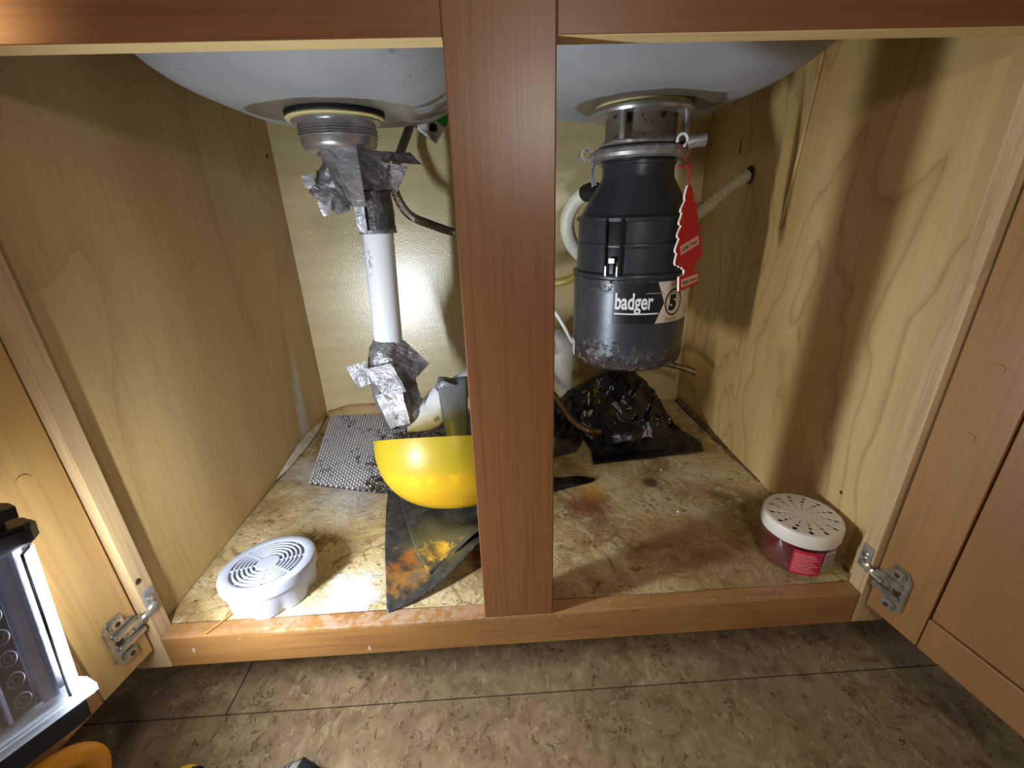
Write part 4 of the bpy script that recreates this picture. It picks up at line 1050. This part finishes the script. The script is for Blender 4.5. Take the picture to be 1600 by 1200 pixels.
to = bpy.data.objects.new('tmp', cu); COL.objects.link(to); dg = bpy.context.evaluated_depsgraph_get(); dg.update()
me = bpy.data.meshes.new_from_object(to.evaluated_get(dg)); bpy.data.objects.remove(to); bpy.data.curves.remove(cu)
me.transform(Matrix.Translation(JC + V((0, 0, .0621)))); me.materials.clear()
link('cap_top', me, 'cap_white', cap)
JP = math.atan2(-.35 - .064, -.012 - .357)
def jw(s, z, r=.0424): a = JP + s; return JC + V((r * math.cos(a), r * math.sin(a), z))
jl = grid('jar_label', lambda u, v: jw(lerp(.02, .78, u), lerp(.005, .0400, v)), 14, 1, 'jar_label', jr, 'red printed label')
for k in range(9): grid('lettering', lambda u, v, k=k: jw(lerp(.06, .70 - .08 * (k % 3), u), .0095 + k * .0031 + v * .0008, .0427), 10, 1, 'tree_pink', jl)
j2 = grid('jar_label', lambda u, v: jw(lerp(.82, 1.25, u), lerp(.012, .0400, v)), 10, 1, 'jar_label_w', jr, 'pale side label')
for k in range(6): grid('lettering', lambda u, v, k=k: jw(lerp(.86, 1.2, u), .015 + k * .0038 + v * .001, .0427), 6, 1, 'ink_black', j2)

# ================================================================== WORK LANTERN
ln = empty('work_lantern', (-.36, -.13, ZF), 'black and clear work lantern with glowing bar beside the left door', 'lantern')
B0 = V((-.3465, -.1077, .1535))      # middle of the lit bar; the head is tipped towards the cabinet
ez = V((-.0215, .1664, .9858)).normalized(); ex = V((-.344, -.927, .149)).normalized(); ex = (ex - ez * ex.dot(ez)).normalized()
ey = ex.cross(ez).normalized()
LF = Matrix(((ex.x, ey.x, ez.x, B0.x), (ex.y, ey.y, ez.y, B0.y), (ex.z, ey.z, ez.z, B0.z), (0, 0, 0, 1)))
# local: x along the visible face (away from cabinet), y into the lamp body, z up
W_, DP = .105, .052
box('clear_cover', (.0085, .000, -.064), (W_, .0025, .060), 'clear', ln, .0008, LF, 'clear front window')
box('inner_panel', (.014, .012, -.060), (W_ - .003, .016, .060), 'lamp_inner', ln, .001, LF, 'dark inner panel with small lenses')
box('reflector', (.0042, .0055, -.060), (.0130, .0100, .060), 'lamp_reflect', ln, .0008, LF)
box('reflector', (.0285, .0085, -.060), (.0305, .0145, .060), 'lamp_reflect', ln, .0004, LF)
for k in range(8): box('reflector_rib', (.0345 + k * .0075, .0095, -.060), (.0355 + k * .0075, .0120, .060), 'lamp_reflect', ln, .0003, LF)
for k in range(6):
    z = -.050 + k * .0175; pth = []
    for t in [2 * PI * q / 20 for q in range(20)]:
        pth.append(LF @ V((.0205 + .0040 * math.cos(t), .0112, z + .0055 * math.sin(t))))
    tube('lens_ring', pth, .0007, 'lamp_ring', ln, 6, close=True)
    pth2 = [LF @ V((.0205 + .0020 * math.cos(t), .0112, z + .0030 * math.sin(t))) for t in [2 * PI * q / 14 for q in range(14)]]
    tube('lens_ring', pth2, .0006, 'lamp_ring', ln, 6, close=True)
box('back_shell', (-.008, .016, -.066), (W_, DP, .062), 'lamp_black', ln, .004, LF)
# lit bar: emits from its outer face only, turned towards the cabinet
bdir = V((.84, .54, 0)).normalized()
bdir = (bdir - ez * bdir.dot(ez)).normalized(); side_v = ez.cross(bdir)
def bar(u, v):
    p = LF @ V((-.0005, .0035, lerp(-.0600, .0595, v)))
    return p + side_v * (u - .68) * .0150 + bdir * (.004 + .0012 * math.sin(PI * u))
bar_o = grid('led_bar', bar, 4, 1, 'led', ln, 'glowing white light bar')
grid('inner_glow', lambda u, v: LF @ V((.0030, .0105 + u * .005, lerp(-.058, .058, v))), 1, 4, 'inner_glow', ln, 'added glow strip brightening the inner panel')  # added emitter, brightens the inside of the lantern
# make sure the lit side faces the cabinet, back it with black plastic
grid('bar_housing', lambda u, v: bar(u, v) - bdir * .0012, 4, 1, 'lamp_black', ln, thick=.002)
lip = [(-.012, -.004), (W_ + .004, -.004), (W_ + .004, DP), (-.004, DP), (-.014, .012)]
prism('clear_rim', lip, -.0725, -.0630, 'frost', ln, LF, 'clear lower rim', .002)
prism('base_block', [(-.006, .002), (W_, .002), (W_, DP), (-.002, DP), (-.008, .014)], -.094, -.0728, 'lamp_black', ln, LF, None, .003)
prism('cap', [(-.004, -.005), (W_ + .004, -.008), (W_ + .004, DP + .004), (-.004, DP + .002), (-.012, .012), (-.011, .004)], .0625, .078, 'lamp_black', ln, LF, 'black cap', .003)
prism('cap_dome', [(-.002, -.001), (W_, -.004), (W_, DP), (.004, DP), (-.004, .012)], .078, .098, 'lamp_black', ln, LF, None, .006)
lathe('cap_button', [(0.0001, 0), (.016, 0), (.015, .004), (.008, .007), (0.0001, .008)], (0, 0, 0), 'silver', ln, 24, LF @ Matrix.Translation((.026, .018, .0995)))
hc = V((-.386, -.148, -.006))
hx = V((.82, -.50, .1)).normalized(); hz = V((0, 0, 1))
tube('handle_ring', [hc + V((.55, -.83, 0)).normalized() * (.030 * math.cos(t)) * -1 * 1 + V((.78, .35, 0)).normalized() * (.033 * math.cos(t)) + hz * (.034 * math.sin(t)) for t in [2 * PI * k / 36 for k in range(36)]], .0085, 'lamp_yellow', ln, 14, close=True, label='orange carrying ring')
lathe('foot', [(0.0001, 0), (.042, 0), (.043, .004), (.040, .014), (.024, .022), (.018, .05), (.017, .19), (0.0001, .19)], (-.412, -.150, ZF), 'lamp_black', ln, 40)

# ================================================================== BITS ON THE KITCHEN FLOOR
sh = empty('shoe', (-.242, -.16, ZF), 'grey and black shoe toe poking in at the bottom edge', 'shoe')
def shoe_sec(t): # t 0 toe ..1 heel -> centre y, halfwidth, height
    y = -.058 - .27 * t
    hw = interp([(0, .004), (.03, .020), (.1, .033), (.3, .046), (.5, .042), (.75, .034), (.95, .033), (1, .020)], t)[0]
    h = interp([(0, .030), (.05, .042), (.15, .050), (.35, .066), (.55, .085), (.8, .095), (1, .095)], t)[0]
    return y, hw, h
def shoe_fn(off, zlo, zsc):
    def fn(u, v):
        y, hw, h = shoe_sec(v); a = PI * u; x = -.242 - (hw + off) * math.copysign(abs(math.cos(a)) ** .75, math.cos(a)); z = ZF + zlo + (h + off - zlo) * math.sin(a) ** .7 * zsc
        return V((x, y - .0, z))
    return fn
grid('upper', shoe_fn(0, .018, 1), 20, 30, 'grey_cloth', sh, thick=-.002)
def toe(u, v): return shoe_fn(.0016, .018, 1)(lerp(.52, .90, u), v * .22)
grid('toe_cap', toe, 18, 14, 'black_cloth', sh, 'black mesh toe piece', thick=-.002)
def toeb(u, v): return shoe_fn(.0022, .018, 1)(lerp(.40, .43, u), v * .3)
grid('toe_seam', toeb, 4, 12, 'black_cloth', sh)
pts = [(-.242 + s * (shoe_sec(t)[1] + .003), shoe_sec(t)[0]) for s, ts in ((-1, [k / 24 for k in range(25)]), (1, [k / 24 for k in range(24, -1, -1)])) for t in ts]
prism('sole', pts, ZF + .0005, ZF + .0185, 'black_cloth', sh)
for k in range(4):
    v = .42 + .08 * k; f_ = shoe_fn(.003, .018, 1)
    tube('lace', [f_(lerp(.36, .64, q / 8), v + .01 * math.sin(q)) for q in range(9)], .002, 'grey_cloth', sh, 6)
tl = empty('hand_tool', (-.375, -.09, ZF), 'yellow and black tool handle end on the floor beside the lantern', 'tool')
tube('handle', spline([(-.3690, -.0560, ZF + .016), (-.363, -.079, ZF + .016), (-.352, -.14, ZF + .015), (-.345, -.17, ZF + .014)], 6), lambda t: .011 + .004 * math.sin(PI * min(1, t * 1.6 + .15)), 'tool_yellow', tl, 18)
tube('grip', spline([(-.3600, -.0570, ZF + .018), (-.354, -.080, ZF + .018), (-.340, -.14, ZF + .016)], 6), .0095, 'lamp_black', tl, 14, label='black grip')
sw = tube('straw', spline([(-.345, .000, .0028), (-.336, .014, .0020), (-.329, .030, .0016)], 5), .0008, 'straw', None, 6)
tag(sw, 'thin dry straw on the rail beside the white vent canister', 'straw')
# crumbs of debris in front
for x, y, s, lb in ((.262, .268, .0016, 'tiny white crumb just in front of the large black bag'), (.246, .158, .0022, 'tiny white crumb on the bare stained board left of the gel jar')):
    bm = bmesh.new(); bmesh.ops.create_icosphere(bm, subdivisions=1, radius=s)
    for v in bm.verts: v.co = V((v.co.x * random.uniform(.6, 1.3), v.co.y * random.uniform(.6, 1.3), v.co.z * .6)) + V((x, y, s * .5))
    tag(link('crumb', from_bm(bm), 'tag_white'), lb, 'crumb')
